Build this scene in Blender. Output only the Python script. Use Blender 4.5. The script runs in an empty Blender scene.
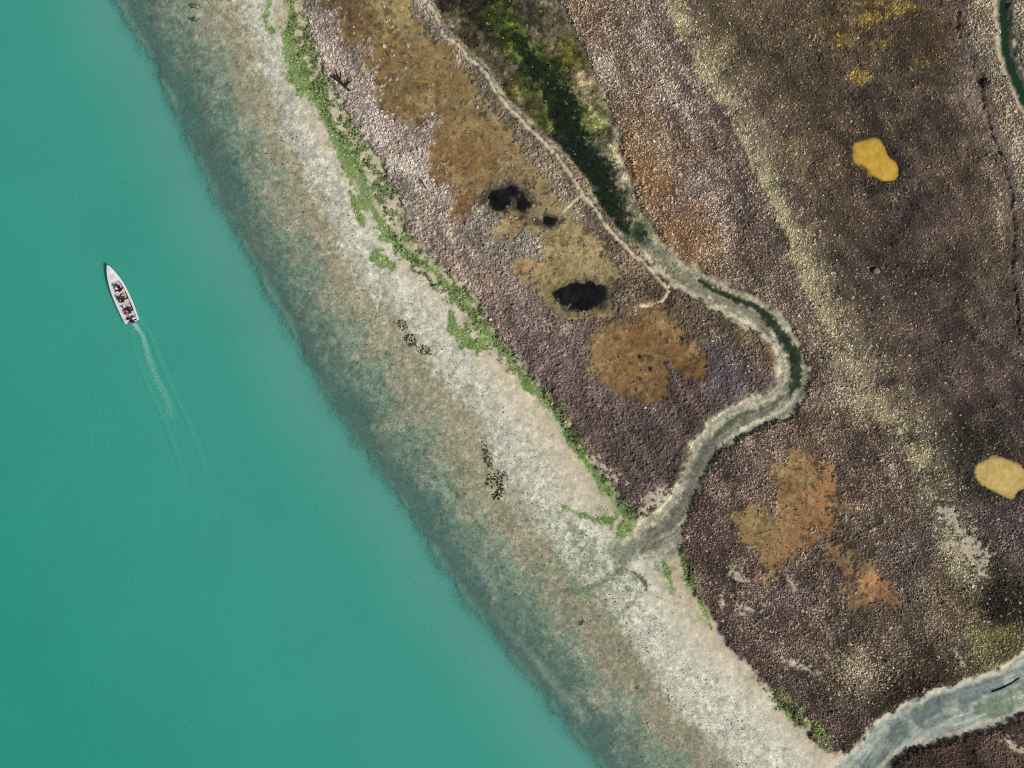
import bpy, bmesh, math, random
import numpy as np
from mathutils import Vector, Matrix

random.seed(5)
RNG = np.random.default_rng(11)
SC = bpy.context.scene
COL = SC.collection
S = 0.1                                   # metres per map unit of the survey below
CX, CY = 512.0, 384.0                     # map point at the world origin


def wx(px): return (px - CX) * S
def wy(py): return (CY - py) * S


def lin(c):
    c = np.asarray(c, np.float64) / 255.0
    return np.where(c <= 0.04045, c / 12.92, ((c + 0.055) / 1.055) ** 2.4)


# ------------------------------------------------------------------ map rasters
X0, Y0, NX, NY = -120, -120, 1265, 1009   # the surveyed area, one sample every 0.1 m


def smooth(a, b, v):
    t = np.clip((v - a) / (b - a), 0, 1)
    return t * t * (3 - 2 * t)


def upsample(g, nx, ny):
    h, w = g.shape[:2]
    xs = np.linspace(0, w - 1.001, nx); ys = np.linspace(0, h - 1.001, ny)
    xi = xs.astype(int); yi = ys.astype(int)
    fx = (xs - xi).astype(np.float32); fy = (ys - yi).astype(np.float32)
    r = g[yi] * (1 - fy).reshape(-1, *([1] * (g.ndim - 1))) + g[yi + 1] * fy.reshape(-1, *([1] * (g.ndim - 1)))
    fxx = fx.reshape(1, -1, *([1] * (g.ndim - 2)))
    return r[:, xi] * (1 - fxx) + r[:, xi + 1] * fxx


def vnoise(scale, rng):
    w = int(NX / scale) + 4; h = int(NY / scale) + 4
    g = rng.standard_normal((h, w)).astype(np.float32)
    ox, oy = rng.random(2)
    xs = np.arange(NX) / scale + ox; ys = np.arange(NY) / scale + oy
    xi = xs.astype(int); yi = ys.astype(int)
    fx = (xs - xi).astype(np.float32); fy = (ys - yi).astype(np.float32)
    fx = fx * fx * (3 - 2 * fx); fy = (fy * fy * (3 - 2 * fy))[:, None]
    r = g[yi] * (1 - fy) + g[yi + 1] * fy
    return r[:, xi] * (1 - fx) + r[:, xi + 1] * fx


def fbm(scale, octaves=4, gain=0.55):
    out = 0; a = 1.0; tot = 0
    for k in range(octaves):
        if scale < 0.9: break
        out = out + a * vnoise(scale, RNG); tot += a * a
        a *= gain; scale /= 2.03
    return out / math.sqrt(tot) * 1.3


N_L = fbm(90, 4); N_M = fbm(36, 4); N_S = fbm(14, 4); N_F = fbm(5, 3, .7); N_X = fbm(18, 4, .65)
N_D = fbm(2.1, 1); N_B = fbm(24, 5, .7); N_Y = fbm(18, 4, .65); W_X = fbm(11, 4, .7); W_Y = fbm(11, 4, .7)
N_E = fbm(3.2, 2, .8); N_G = fbm(7, 3, .75)
WH = RNG.standard_normal((NY, NX)).astype(np.float32)

CST = 2
gxs = np.arange(X0, X0 + NX, CST, dtype=np.float32); gys = np.arange(Y0, Y0 + NY, CST, dtype=np.float32)
GX, GY = np.meshgrid(gxs, gys)


def seg_dist(pts, closed):
    n = len(pts); d2 = np.full(GX.shape, 1e12, np.float32)
    for i in range(n if closed else n - 1):
        ax, ay = pts[i][:2]; bx, by = pts[(i + 1) % n][:2]
        dx, dy = bx - ax, by - ay; L = dx * dx + dy * dy + 1e-9
        px = GX - ax; py = GY - ay
        t = np.clip((px * dx + py * dy) / L, 0, 1)
        np.minimum(d2, (px - t * dx) ** 2 + (py - t * dy) ** 2, out=d2)
    return np.sqrt(d2)


def curve(pts, n=4):
    """Catmull-Rom through the points so that outlines bend like natural banks."""
    P = np.array(pts, float); out = []
    for i in range(len(P) - 1):
        a = P[max(i - 1, 0)]; b = P[i]; c = P[i + 1]; d = P[min(i + 2, len(P) - 1)]
        for k in range(n):
            t = k / n
            out.append(0.5 * (2 * b + (c - a) * t + (2 * a - 5 * b + 4 * c - d) * t * t + (3 * b - a - 3 * c + d) * t ** 3))
    out.append(P[-1])
    return [tuple(p) for p in out]


def full(g): return upsample(g, NX, NY)


def poly(pts):
    """signed distance in map units, positive inside"""
    d = seg_dist(pts, True); ins = np.zeros(GX.shape, bool); n = len(pts)
    for i in range(n):
        ax, ay = pts[i]; bx, by = pts[(i + 1) % n]
        if ay == by: continue
        c = ((ay > GY) != (by > GY)) & (GX < (bx - ax) * (GY - ay) / (by - ay) + ax)
        ins ^= c
    return full(np.where(ins, d, -d))


def wline(pts):
    """distance to a line divided by its local half width (points x, y, w): below 1 inside"""
    best = np.full(GX.shape, 1e9, np.float32)
    for i in range(len(pts) - 1):
        ax, ay, aw = pts[i]; bx, by, bw = pts[i + 1]
        dx, dy = bx - ax, by - ay; L = dx * dx + dy * dy + 1e-9
        t = np.clip(((GX - ax) * dx + (GY - ay) * dy) / L, 0, 1)
        d = np.sqrt((GX - ax - t * dx) ** 2 + (GY - ay - t * dy) ** 2) / (aw + t * (bw - aw))
        np.minimum(best, d, out=best)
    return full(best)


def line(pts): return full(seg_dist(pts, False))


def ell(cx, cy, rx, ry, rot=0):
    c, s = math.cos(math.radians(rot)), math.sin(math.radians(rot))
    x = XX - cx; y = YY - cy
    return 1 - np.sqrt(((x * c + y * s) / rx) ** 2 + ((-x * s + y * c) / ry) ** 2)


XX, YY = np.meshgrid(np.arange(X0, X0 + NX, dtype=np.float32), np.arange(Y0, Y0 + NY, dtype=np.float32))


def idw(ctrl, warp, power=2.0, soft=6.0):
    P = np.array([c[:2] for c in ctrl], np.float32); Cc = lin([c[2] for c in ctrl]).astype(np.float32)
    gx = GX + warp * W_X[::CST, ::CST][:GX.shape[0], :GX.shape[1]]
    gy = GY + warp * W_Y[::CST, ::CST][:GX.shape[0], :GX.shape[1]]
    acc = np.zeros(GX.shape + (3,), np.float32); ws = np.zeros(GX.shape, np.float32)
    for (x, y), c in zip(P, Cc):
        w = 1.0 / ((gx - x) ** 2 + (gy - y) ** 2 + soft * soft) ** power
        ws += w; acc += w[..., None] * c
    return full(acc / ws[..., None])


def lay(base, colour, m):
    c = np.asarray(colour, np.float32)
    return base + (c - base) * np.clip(m, 0, 1)[..., None]


def jit(R, k):
    return samp(R, XX + JX * k, YY + JY * k).astype(np.float32)


def samp(R, px, py):
    # beyond the surveyed area the land goes on as its own mirror image
    x = np.maximum(px - X0, 0) % (2 * NX - 2); x = np.clip(np.minimum(x, 2 * NX - 2 - x), 0, NX - 1.001)
    y = (py - Y0) % (2 * NY - 2); y = np.clip(np.minimum(y, 2 * NY - 2 - y), 0, NY - 1.001)
    xi = x.astype(int); yi = y.astype(int); fx = x - xi; fy = y - yi
    if R.ndim == 3: fx = fx[..., None]; fy = fy[..., None]
    return (R[yi, xi] * (1 - fx) + R[yi, xi + 1] * fx) * (1 - fy) + (R[yi + 1, xi] * (1 - fx) + R[yi + 1, xi + 1] * fx) * fy


# ------------------------------------------------------------------ survey of the shore
WATER_LINE = [(20, -160), (62, -100), (95, -40), (115, 0), (129, 27), (147, 55), (164, 92), (182, 130), (206, 178), (218, 205), (235, 235),
              (256, 272), (288, 332), (314, 377), (323, 394), (346, 426), (367, 459), (392, 492), (406, 509), (424, 540),
              (443, 569), (456, 588), (481, 621), (504, 651), (540, 696), (572, 736), (598, 764), (640, 812), (700, 890), (760, 960)]
SEA = curve(WATER_LINE, 3) + [(760, 1400), (-900, 1400), (-900, -400), (20, -400)]
CREEK_L = [(395, -140), (418, -40), (428, -8), (437, 12), (446, 27), (462, 44), (474, 57), (487, 67), (496, 82), (504, 96), (522, 113), (543, 133),
           (556, 146), (574, 166), (587, 183), (597, 203), (608, 218), (618, 231), (633, 244), (652, 264), (674, 285), (712, 309), (742, 324),
           (762, 337), (773, 350), (778, 368), (770, 388), (745, 399), (720, 412), (700, 430), (688, 450), (680, 475), (670, 495), (656, 511), (640, 519)]
CREEK_R = [(681, 548), (684, 530), (686, 518), (693, 501), (703, 476), (718, 451), (732, 441), (767, 424), (790, 412), (806, 392), (808, 370), (803, 352),
           (794, 334), (780, 315), (762, 302), (727, 284), (702, 272), (672, 250), (654, 228), (640, 205), (632, 178), (622, 150), (612, 118), (602, 90),
           (588, 58), (572, 26), (558, -5), (540, -50), (520, -140)]
SHORE_1 = [(280, -140), (297, -30), (303, 0), (313, 42), (331, 80), (353, 120), (373, 150), (390, 178), (403, 205), (413, 237), (437, 264), (461, 282),
           (478, 302), (488, 322), (508, 345), (522, 365), (540, 385), (560, 411), (574, 432), (590, 458), (609, 483), (622, 503), (634, 515)]
SHORE_2 = [(681, 548), (681, 560), (686, 575), (706, 606), (713, 628), (730, 648), (752, 668), (770, 690), (787, 705), (803, 722), (818, 744), (830, 752), (845, 754)]
RIVER_N = [(845, 754), (860, 743), (873, 723), (898, 706), (928, 691), (968, 678), (998, 668), (1023, 651), (1060, 632), (1150, 600), (1300, 545)]
RIVER_S = [(1300, 610), (1140, 660), (1060, 695), (1023, 714), (1000, 724), (973, 733), (943, 741), (908, 751), (888, 768), (868, 800), (850, 900)]
M1 = curve(SHORE_1) + curve(CREEK_L[::-1])
M2 = curve(CREEK_R[::-1]) + curve(SHORE_2) + curve(RIVER_N) + [(1400, 545), (1400, -200)]
M3 = curve(RIVER_S) + [(850, 1200), (1500, 1200), (1500, 610)]
CREEKP = curve(CREEK_L) + [(636, 530), (640, 552), (662, 566)] + curve(CREEK_R)
RIVERP = curve(RIVER_N) + [(1400, 545), (1400, 610)] + curve(RIVER_S) + [(800, 900), (745, 890), (790, 815), (815, 783), (830, 766)]

sea = poly(SEA); m1 = poly(M1); m2 = poly(M2); m3 = poly(M3); creek = poly(CREEKP); river = poly(RIVERP)
CH4 = curve([(1003, -140), (1004, 0), (1005, 25), (1006, 45), (1012, 68), (1020, 88), (1034, 115), (1070, 170), (1200, 300)])
ch4 = 7.5 - line(CH4)
DITCH = curve([(950, -60), (955, 0), (956, 30), (964, 52), (976, 68), (980, 90), (986, 115), (990, 133), (1000, 160), (1010, 200), (1012, 250), (1010, 275), (1016, 300), (1018, 335), (1040, 380)])
ditch = line(DITCH)

rag = N_S * 1.6 + N_F * 1.3
plateau = np.maximum(np.maximum(m1, m2), m3)
plateau = np.minimum(plateau, -ch4 - 1.0)
plat = plateau + rag
dW = -sea - 5.0 + N_M * 2.0                                # > 0 landward of the drop-off
t = np.clip(dW, 0, None) / (np.clip(dW, 0, None) + np.clip(-np.maximum(np.maximum(m1, m2), m3), 0.01, None) + 1e-3)
t = np.clip(t + N_L * .03 + N_S * .015, 0, 1)

PAN_A = [(310, -130), (322, -20), (326, 0), (341, 25), (348, 45), (366, 47), (373, 75), (378, 97), (396, 117), (416, 122), (436, 120), (436, 142),
         (431, 172), (451, 185), (456, 206), (461, 222), (467, 215), (473, 202), (485, 198), (494, 212), (500, 222), (493, 234), (500, 243), (513, 236),
         (522, 229), (532, 231), (541, 245), (545, 262), (525, 262), (516, 268), (522, 276), (540, 290), (548, 306), (562, 315), (590, 318), (608, 314),
         (613, 300), (618, 285), (627, 276), (612, 258), (592, 234), (570, 213), (553, 193), (535, 165), (512, 135), (500, 120), (484, 100), (466, 76),
         (451, 53), (431, 42), (423, 27), (414, 10), (408, -10), (395, -130)]
PAN_B = [(644, 303), (662, 307), (674, 324), (684, 342), (704, 350), (709, 364), (698, 380), (682, 377), (672, 358), (662, 352), (666, 384), (664, 399),
         (650, 406), (632, 401), (618, 390), (596, 379), (587, 348), (594, 332), (624, 324), (642, 316)]
PAN_C = [(772, 457), (800, 454), (825, 463), (836, 488), (850, 512), (835, 520), (822, 535), (838, 548), (852, 559), (876, 572), (886, 588), (894, 603),
         (880, 602), (868, 616), (857, 611), (851, 592), (842, 573), (830, 560), (815, 549), (800, 551), (790, 562), (780, 575), (765, 570), (755, 555),
         (736, 536), (733, 516), (750, 510), (772, 500), (777, 480), (771, 466)]
pan_n = N_S * 4.2 + N_F * 3.4 + N_E * 1.8
pan_c = poly(PAN_C) + pan_n * 1.05 - 12 * smooth(.7, 1.6, N_Y) + 2.0
pan = np.maximum(np.maximum(poly(PAN_A) + pan_n * .8 - 8 * smooth(1.0, 1.8, N_Y) + 2.5, poly(PAN_B) + pan_n * .55 + .5), pan_c)

# small pools and the two yellow ponds (positive inside, in map units)
jag = N_F * .9 + N_S * .7
POND1 = curve([(850, 150), (852, 144), (860, 140.5), (878, 139.5), (884, 147), (887, 155), (895, 162), (899, 172), (894, 181), (883, 182.5), (873, 177), (865, 168), (853, 163), (850, 150)])[:-1]
POND2 = curve([(973, 471), (976, 464), (984, 459.5), (1000, 457.5), (1013, 461), (1024, 469), (1031, 479), (1024, 489), (1018, 491), (1009, 499), (993, 492), (978, 484), (973, 471)])[:-1]
POOL3 = curve([(555, 295), (564, 287), (579, 283), (595, 284), (606, 289), (602, 301), (587, 310), (572, 309), (560, 303), (555, 295)])[:-1]
pond1 = poly(POND1) + N_F * .5; pond2 = poly(POND2) + N_F * .5; pool3 = poly(POOL3) + jag * 1.3
pool1 = np.maximum(np.maximum(ell(498.5, 200, 11, 11) * 8, ell(511, 192, 10, 5.5) * 5 + .3), ell(522, 203, 6, 10) * 5 - .2) + jag * .9 + .5
pool2 = ell(549, 220.5, 9, 5, 5) * 5 + jag * 1.2 - 1.0
pools = np.maximum(np.maximum(pool1, pool2), pool3)
ponds = np.maximum(pond1, pond2)
rimdist = np.maximum(ponds, pools)

# bleached track across the marsh, bare at its lower end
TRACK = [(655, -120, 13), (675, -15, 13), (686, 20, 14), (700, 50, 14), (722, 85, 14), (742, 118, 14), (756, 150, 13), (778, 190, 12), (794, 220, 13), (806, 255, 13), (822, 290, 12),
         (842, 330, 13), (862, 365, 16), (888, 400, 17), (912, 430, 14), (930, 462, 11), (944, 498, 9), (954, 528, 11), (966, 552, 14), (980, 578, 11), (990, 600, 7)]
track = wline(TRACK)
EDGE = curve([(x - w * (.85 if y < 300 else .9), y + w * .45) for x, y, w in TRACK])
tside = poly(EDGE + [(1000, 900), (1500, 900), (1500, -300), (640, -300)])
bare = np.maximum(ell(968, 550, 24, 13, 52) * 12, ell(950, 520, 16, 7, 62) * 8) + N_F * 3.4 + N_S * 1.8 + N_E * 3.0 - 1.0
bare = np.maximum(bare, ell(1012, 745, 18, 4, 38) * 6 + N_F * 1.6)
bare = np.maximum(bare, ell(957, 655, 4, 16, -28) * 5 - 2 + N_F * 2.5)
PALE = [(738, 575, 9, 4, 60), (790, 582, 8, 3, 70), (795, 663, 12, 3, 25), (742, 608, 12, 3, 10), (722, 600, 9, 3, 60), (655, 500, 16, 7, -25), (600, 464, 10, 3, 40), (612, 476, 8, 4, 30)]
for cx_, cy_, a_, b_, r_ in PALE:
    bare = np.maximum(bare, ell(cx_, cy_, a_ * 1.3, b_ * 1.3, r_) * b_ - .6 + N_F * 2.0 + N_S * .8 + N_E * 1.6)
FAINT = curve([(905, 338), (930, 328), (955, 315), (985, 306), (1008, 302)])
faint = 1.3 - line(FAINT) + N_F * .8
LEVEE = curve([(408, -30), (424, 0), (433, 13), (442, 28), (443, 36), (459, 47), (469, 60), (483, 71), (491, 84), (499, 98), (518, 118), (538, 138), (551, 150), (560, 161),
               (576, 185), (583, 196), (595, 210), (606, 227), (621, 243), (636, 258), (650, 270), (662, 284), (668, 292)])
levee = 1.7 - line(LEVEE) + N_F * .7
levee = np.maximum(levee, 1.6 - line([(581, 196), (572, 203), (563, 211)]) + N_F * .6)
levee = np.maximum(levee, 1.6 - line(curve([(668, 286), (664, 298), (655, 304), (640, 306)])) + N_F * .6)
gap = 1.6 - line([(442, 31), (425, 40)]) + N_F * .5

# green weed along the top of the beach
GREEN = [[(278, -60, 7), (289, -5, 7), (290, 18, 7), (289, 35, 9), (291, 50, 11), (300, 68, 11), (307, 84, 12), (316, 98, 9), (326, 113, 5), (333, 128, 5), (342, 146, 8), (352, 162, 11),
          (358, 178, 9), (366, 195, 9), (377, 215, 7), (388, 233, 9), (400, 247, 10), (416, 260, 6), (434, 272, 6), (446, 285, 5), (455, 294, 6), (466, 305, 9), (474, 318, 8), (484, 330, 7), (492, 338, 6)],
         [(350, 192, 3), (357, 210, 3), (363, 224, 2)],
         [(374, 256, 5), (384, 262, 6), (392, 266, 5)],
         [(450, 312, 4), (455, 328, 6), (464, 340, 7), (476, 346, 7), (488, 340, 6)],
         [(265, -12, 3), (270, 5, 4), (264, 18, 4), (267, 26, 4), (273, 31, 3)],
         [(497, 343, 4), (514, 366, 5), (528, 386, 5), (546, 401, 6), (560, 416, 5), (566, 430, 6), (575, 445, 6), (586, 461, 4), (601, 482, 5), (612, 495, 4), (624, 510, 7), (629, 520, 8), (624, 530, 8)],
         [(565, 508, 3), (578, 514, 3), (596, 520, 3), (612, 521, 3)],
         [(680, 552, 3), (684, 566, 6), (690, 580, 4), (703, 606, 3), (712, 630, 3)],
         [(664, 562, 2), (668, 574, 3), (671, 582, 2)],
         [(783, 698, 6), (791, 708, 7), (800, 716, 3), (818, 727, 5), (822, 740, 4), (826, 748, 3)]]
green = np.full((NY, NX), -9, np.float32)
for g in GREEN:
    green = np.maximum(green, 1 - wline([(x_, y_, w_ * .98) for x_, y_, w_ in g]))
green = green * 1.0 + .10 + N_S * .20 + N_F * .24 + N_E * .14
LENS = [(466, 318, 9, 3.0, 40), (408, 247, 12, 2.5, 40), (376, 204, 11, 3, 62), (398, 232, 10, 2.6, 45), (448, 279, 8, 2, 50), (475, 330, 7, 2.4, 35), (281, 12, 7, 12, 0), (356, 185, 1.8, 10, -30)]
lens = np.full((NY, NX), -9, np.float32)
for l_ in LENS:
    lens = np.maximum(lens, ell(*l_) + N_F * .3)

# ------------------------------------------------------------------ terrain height
beach = np.interp(t, [0, .18, .38, .55, .75, 1.0], [-.075, -.03, .01, .07, .20, .38]).astype(np.float32)
H = beach + N_S * .012
sd = np.clip(-dW + N_S * 1.5 + N_M * 2, 0, None)
H = H - 1.5 * smooth(0, 24, sd) - .006 * sd - .5 * smooth(50, 200, sd)
p = smooth(-3, 5, plat)
top = .60 + N_L * .05 + N_S * .03 + N_F * .012
H = H + (top - H) * p
c = smooth(-4, 4, creek + rag * .5)
bed = .20 + N_S * .03
H = H + (bed - H) * c
r_ = smooth(-5, 5, river + rag * .5)
RIV_AX = curve([(1300, 575), (1100, 640), (1010, 680), (960, 697), (925, 712), (895, 735), (873, 765), (850, 800)])
H = H + (.14 + N_S * .02 - .07 * smooth(14, 3, line(RIV_AX)) - H) * r_
H = H - (.24 * smooth(-1, 5, ch4 + N_F * .6))
H = H - .18 * smooth(3.0, .6, ditch + N_F * 1.1 + N_S * .6)
H = H - .10 * smooth(-2, 4, pan) * p
H = H - .32 * smooth(-2.0, 6.0, rimdist)
H = H + .10 * smooth(-.5, 1.5, levee)
H = H + .02 * np.clip(green, 0, .4) / .4

# ------------------------------------------------------------------ ground colour (the soil's and the weed's own)
NSH = samp(fbm(9, 3, .7), (XX * .86 - YY * .50) * .9, (XX * .50 + YY * .86) * .17)
NSH2 = samp(fbm(26, 4, .65), (XX * .86 - YY * .50) * 1.0, (XX * .50 + YY * .86) * .25)
flat_stops = [0, .07, .15, .24, .34, .44, .53, .60, .70, .80, .90, 1.0]
flat_cols = lin([(90, 106, 100), (94, 108, 100), (118, 127, 114), (138, 142, 124), (147, 146, 124), (158, 150, 124), (170, 160, 134), (188, 183, 165), (202, 195, 177),
                 (209, 195, 173), (208, 191, 167), (190, 175, 146)])
low = smooth(470, 620, YY + .15 * XX - 80)
tt = np.clip(t + .014 * N_B + .018 * N_E + .013 * NSH2 + .012 * NSH, 0, 1)
soil = np.stack([np.interp(tt, flat_stops, flat_cols[:, k]) for k in range(3)], -1).astype(np.float32)
soil = lay(soil, lin((210, 203, 184)), low * smooth(.52, .66, t) * (1 - smooth(.80, .95, t)) * .75)
soil = lay(soil, lin((150, 140, 118)), low * smooth(.30, .40, t) * (1 - smooth(.5, .6, t)) * .5)
# weed films and stains lying on the flat
stain = smooth(.1, 1.6, .55 * N_B + .8 * NSH2) * smooth(.10, .2, t) * (1 - smooth(.5, .66, t))
soil = lay(soil, lin((116, 120, 98)), stain * .26)
soil = lay(soil, lin((102, 108, 96)), smooth(.2, 1.5, .5 * N_X + .8 * NSH) * smooth(.0, .08, t) * (1 - smooth(.22, .34, t)) * .55)
soil = lay(soil, lin((170, 174, 156)), smooth(.3, 1.5, -.6 * N_B - .6 * NSH) * smooth(.14, .24, t) * (1 - smooth(.34, .46, t)) * .3)
OLD = curve([(408, 462), (418, 470), (432, 477), (446, 485), (458, 497), (468, 511), (476, 522), (484, 531)])
soil = lay(soil, lin((92, 100, 78)), smooth(2.2, .4, line(OLD) + N_F * .8) * .6)
RIM = curve([(478, 560), (490, 585), (497, 608), (506, 625), (520, 642), (540, 666), (560, 690), (585, 718)])
soil = lay(soil, lin((160, 162, 145)), smooth(7, 1, line(RIM) + N_S * 2) * .45)
soil = lay(soil, lin((92, 100, 92)), smooth(9, 1, line(curve([(500, 610), (516, 630), (540, 655), (566, 686), (592, 712), (610, 735)])) + N_S * 3) * .55)
soil = lay(soil, lin((98, 104, 88)), smooth(5, 1, line(curve([(240, 120), (262, 170), (300, 215), (330, 280), (352, 320)])) + N_S * 3) * .25)
# weedy fan at the creek mouth
fan = smooth(-.2, .5, ell(600, 560, 70, 44, 20) + N_S * .25)
soil = lay(soil, lin((122, 140, 104)), fan * smooth(-.3, .9, N_F + .6 * N_S) * .65)
for th, w_, c_, k_ in (([(654, 540), (636, 545), (625, 556), (619, 572)], 6, (132, 134, 116), .8), ([(619, 572), (606, 580), (590, 588), (568, 593)], 3.6, (106, 116, 94), .7),
                       ([(629, 571), (637, 575), (645, 583), (646, 590)], 1.7, (88, 86, 72), .9), ([(655, 553), (664, 541), (673, 528)], 2.0, (96, 94, 80), .75),
                       ([(638, 597), (628, 607), (612, 624)], 2.6, (118, 130, 100), .55), ([(620, 536), (618, 550), (616, 566)], 4, (112, 128, 92), .5)):
    soil = lay(soil, lin(c_), smooth(1.5, .5, (line(curve(th)) + N_F * .7 + N_E * .5) / w_) * k_)
soil = lay(soil, lin((206, 198, 180)), smooth(-.2, .4, ell(640, 561, 12, 8, -30) + N_F * .15) * .8)
ctrl_creek = [
    (450, 5, (58, 55, 48)), (455, 18, (105, 98, 80)), (470, 15, (40, 38, 35)), (470, 35, (62, 55, 45)), (485, 55, (95, 88, 72)), (503, 70, (100, 95, 82)),
    (495, 45, (48, 46, 40)), (490, 15, (48, 58, 22)), (510, 25, (62, 78, 30)), (505, 40, (50, 62, 25)), (520, 50, (68, 85, 35)), (535, 10, (60, 58, 50)),
    (545, 5, (105, 100, 85)), (553, 20, (120, 112, 95)), (550, 35, (95, 90, 75)), (540, 60, (55, 68, 28)), (530, 65, (40, 55, 30)), (575, 50, (88, 85, 35)),
    (570, 60, (92, 92, 40)), (560, 70, (28, 42, 15)), (585, 75, (130, 120, 98)), (595, 85, (150, 138, 112)), (598, 100, (165, 155, 130)), (588, 95, (120, 115, 90)),
    (520, 90, (75, 85, 38)), (510, 95, (80, 75, 40)), (535, 85, (80, 92, 45)), (545, 100, (60, 75, 30)), (555, 90, (20, 35, 12)), (562, 105, (18, 32, 12)),
    (573, 125, (14, 28, 10)), (572, 95, (22, 38, 14)), (580, 110, (95, 105, 55)), (590, 125, (105, 115, 65)), (600, 115, (140, 150, 100)), (605, 130, (130, 125, 85)),
    (525, 108, (95, 85, 65)), (545, 120, (85, 95, 45)), (575, 145, (18, 34, 14)), (565, 155, (40, 40, 30)), (585, 150, (18, 34, 14)), (595, 148, (80, 90, 60)),
    (608, 148, (130, 130, 105)), (618, 160, (165, 160, 145)), (625, 185, (160, 156, 140)), (610, 165, (70, 80, 50)), (600, 185, (18, 36, 16)), (600, 165, (20, 36, 16)),
    (618, 195, (22, 40, 20)), (630, 205, (150, 148, 130)), (640, 215, (150, 150, 130)), (612, 205, (22, 40, 18)), (622, 225, (24, 42, 20)), (628, 218, (90, 92, 70)),
    (640, 225, (60, 80, 45)), (650, 232, (140, 145, 115)), (660, 245, (165, 158, 130)), (655, 250, (120, 110, 90)), (642, 243, (30, 50, 25)), (668, 262, (130, 120, 98)),
    (680, 260, (180, 170, 145)), (665, 275, (90, 95, 65)), (655, 272, (165, 160, 130)), (680, 283, (110, 120, 75)), (690, 280, (130, 120, 98)), (700, 300, (165, 160, 130)),
    (710, 285, (110, 115, 85)), (700, 272, (160, 150, 122)), (715, 290, (60, 70, 45)), (720, 305, (170, 165, 135)), (735, 298, (125, 120, 98)), (740, 300, (75, 85, 55)),
    (727, 287, (165, 155, 130)), (745, 292, (165, 155, 130)), (762, 303, (170, 160, 135)), (778, 317, (165, 155, 130)), (792, 335, (150, 145, 125)),
    (745, 315, (170, 168, 140)), (755, 325, (185, 180, 155)), (760, 335, (140, 155, 95)), (752, 300, (80, 85, 60)), (760, 309, (30, 55, 28)), (766, 326, (140, 135, 110)),
    (770, 318, (25, 50, 25)), (782, 336, (22, 45, 20)), (774, 342, (180, 175, 150)), (781, 352, (175, 170, 145)), (790, 350, (22, 45, 20)), (795, 365, (18, 42, 18)),
    (796, 378, (22, 45, 22)), (784, 368, (185, 180, 155)), (779, 384, (180, 174, 150)), (790, 389, (60, 75, 50)), (797, 393, (45, 60, 40)), (775, 394, (165, 160, 140)),
    (760, 400, (185, 175, 150)), (770, 412, (130, 128, 112)), (745, 405, (180, 170, 145)), (735, 420, (135, 132, 115)), (715, 418, (182, 172, 150)), (720, 437, (150, 145, 128)),
    (700, 436, (170, 162, 142)), (710, 450, (120, 118, 102)), (689, 460, (178, 168, 146)), (700, 466, (118, 115, 102)), (681, 485, (176, 166, 144)), (693, 487, (110, 108, 96)),
    (672, 504, (172, 162, 140)), (684, 507, (105, 103, 92)), (662, 516, (150, 144, 124)), (670, 526, (108, 105, 94)), (648, 524, (176, 170, 144)), (650, 540, (130, 127, 112)),
    (560, -40, (60, 58, 45)), (480, -40, (50, 58, 30)), (520, -80, (40, 50, 25)), (450, -90, (60, 58, 48))]
JX = fbm(4.5, 3, .8) * 2.4; JY = fbm(4.5, 3, .8) * 2.4
creek_col = jit(idw(ctrl_creek, 3.2, 2.8, 1.6), 1.0)
upc = smooth(250, 215, YY)
creek_col = creek_col * np.exp(upc * (.34 * N_S + .38 * N_F - .20))[..., None]
creek_col = creek_col + (creek_col.mean(-1, keepdims=True) * np.array([1.08, 1.06, .80]) - creek_col) * (.15 * upc)[..., None]
creek_col = creek_col * (1 + upc[..., None] * np.array([.14, .0, -.16]))
creek_col = lay(creek_col, lin((18, 30, 14)), upc * smooth(1.2, .5, wline([(520, 40, 8), (545, 80, 14), (562, 105, 16), (575, 135, 15), (588, 160, 14), (602, 185, 14), (616, 210, 11), (628, 232, 5)]) + N_F * .22 + N_S * .15) * .85)
loc_ = smooth(235, 262, YY)
creek_col = creek_col + (lin((178, 168, 144)) * .55 + creek_col * .45 - creek_col) * loc_[..., None]
for pts_, c_, k_ in (([(640, 246, 6), (655, 256, 8), (674, 272, 8), (702, 287, 7), (730, 303, 7), (750, 315, 5), (764, 326, 4), (774, 342, 3)], (128, 120, 98), .8),
                     ([(700, 281, 2), (716, 290, 3), (738, 300, 3.5), (754, 305, 3), (764, 313, 4), (775, 325, 5.5), (785, 338, 6.5), (793, 352, 7), (797, 367, 7.5), (797, 380, 6.5), (791, 392, 4)], (20, 42, 20), .95),
                     ([(786, 397, 4), (770, 409, 6), (748, 417, 7.5), (728, 428, 7.5), (712, 443, 7), (703, 460, 7), (695, 478, 7), (686, 498, 7), (677, 515, 8), (664, 530, 9), (650, 541, 8), (638, 552, 4)], (112, 108, 94), .85),
                     ([(665, 280, 2), (682, 290, 2.5), (700, 301, 2)], (92, 104, 60), .5), ([(708, 306, 3), (728, 318, 4), (746, 331, 4), (760, 338, 3)], (150, 162, 116), .6),
                     ([(736, 421, 2), (722, 429, 3), (714, 440, 2)], (84, 100, 62), .7), ([(748, 412, 1.5), (738, 417, 2), (728, 423, 1.5)], (84, 104, 60), .7)):
    creek_col = lay(creek_col, lin(c_), smooth(1.25, .55, wline(pts_) + N_F * .16 + N_E * .14) * k_ * np.maximum(loc_, .0))
creek_col = lay(creek_col, lin((196, 184, 158)), loc_ * smooth(6.0, 2.5, line(curve(CREEK_L)) + N_F * .9 + N_E * .7) * .9)
creek_col = lay(creek_col, lin((180, 170, 142)), loc_ * smooth(4.5, 2, line(curve(CREEK_R)[20:]) + N_F * .9) * (YY < 350) * .8)
SCK = samp(fbm(10, 3, .7), line(curve(CREEK_L)) * 2.8, (XX + YY) * .25)
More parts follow.
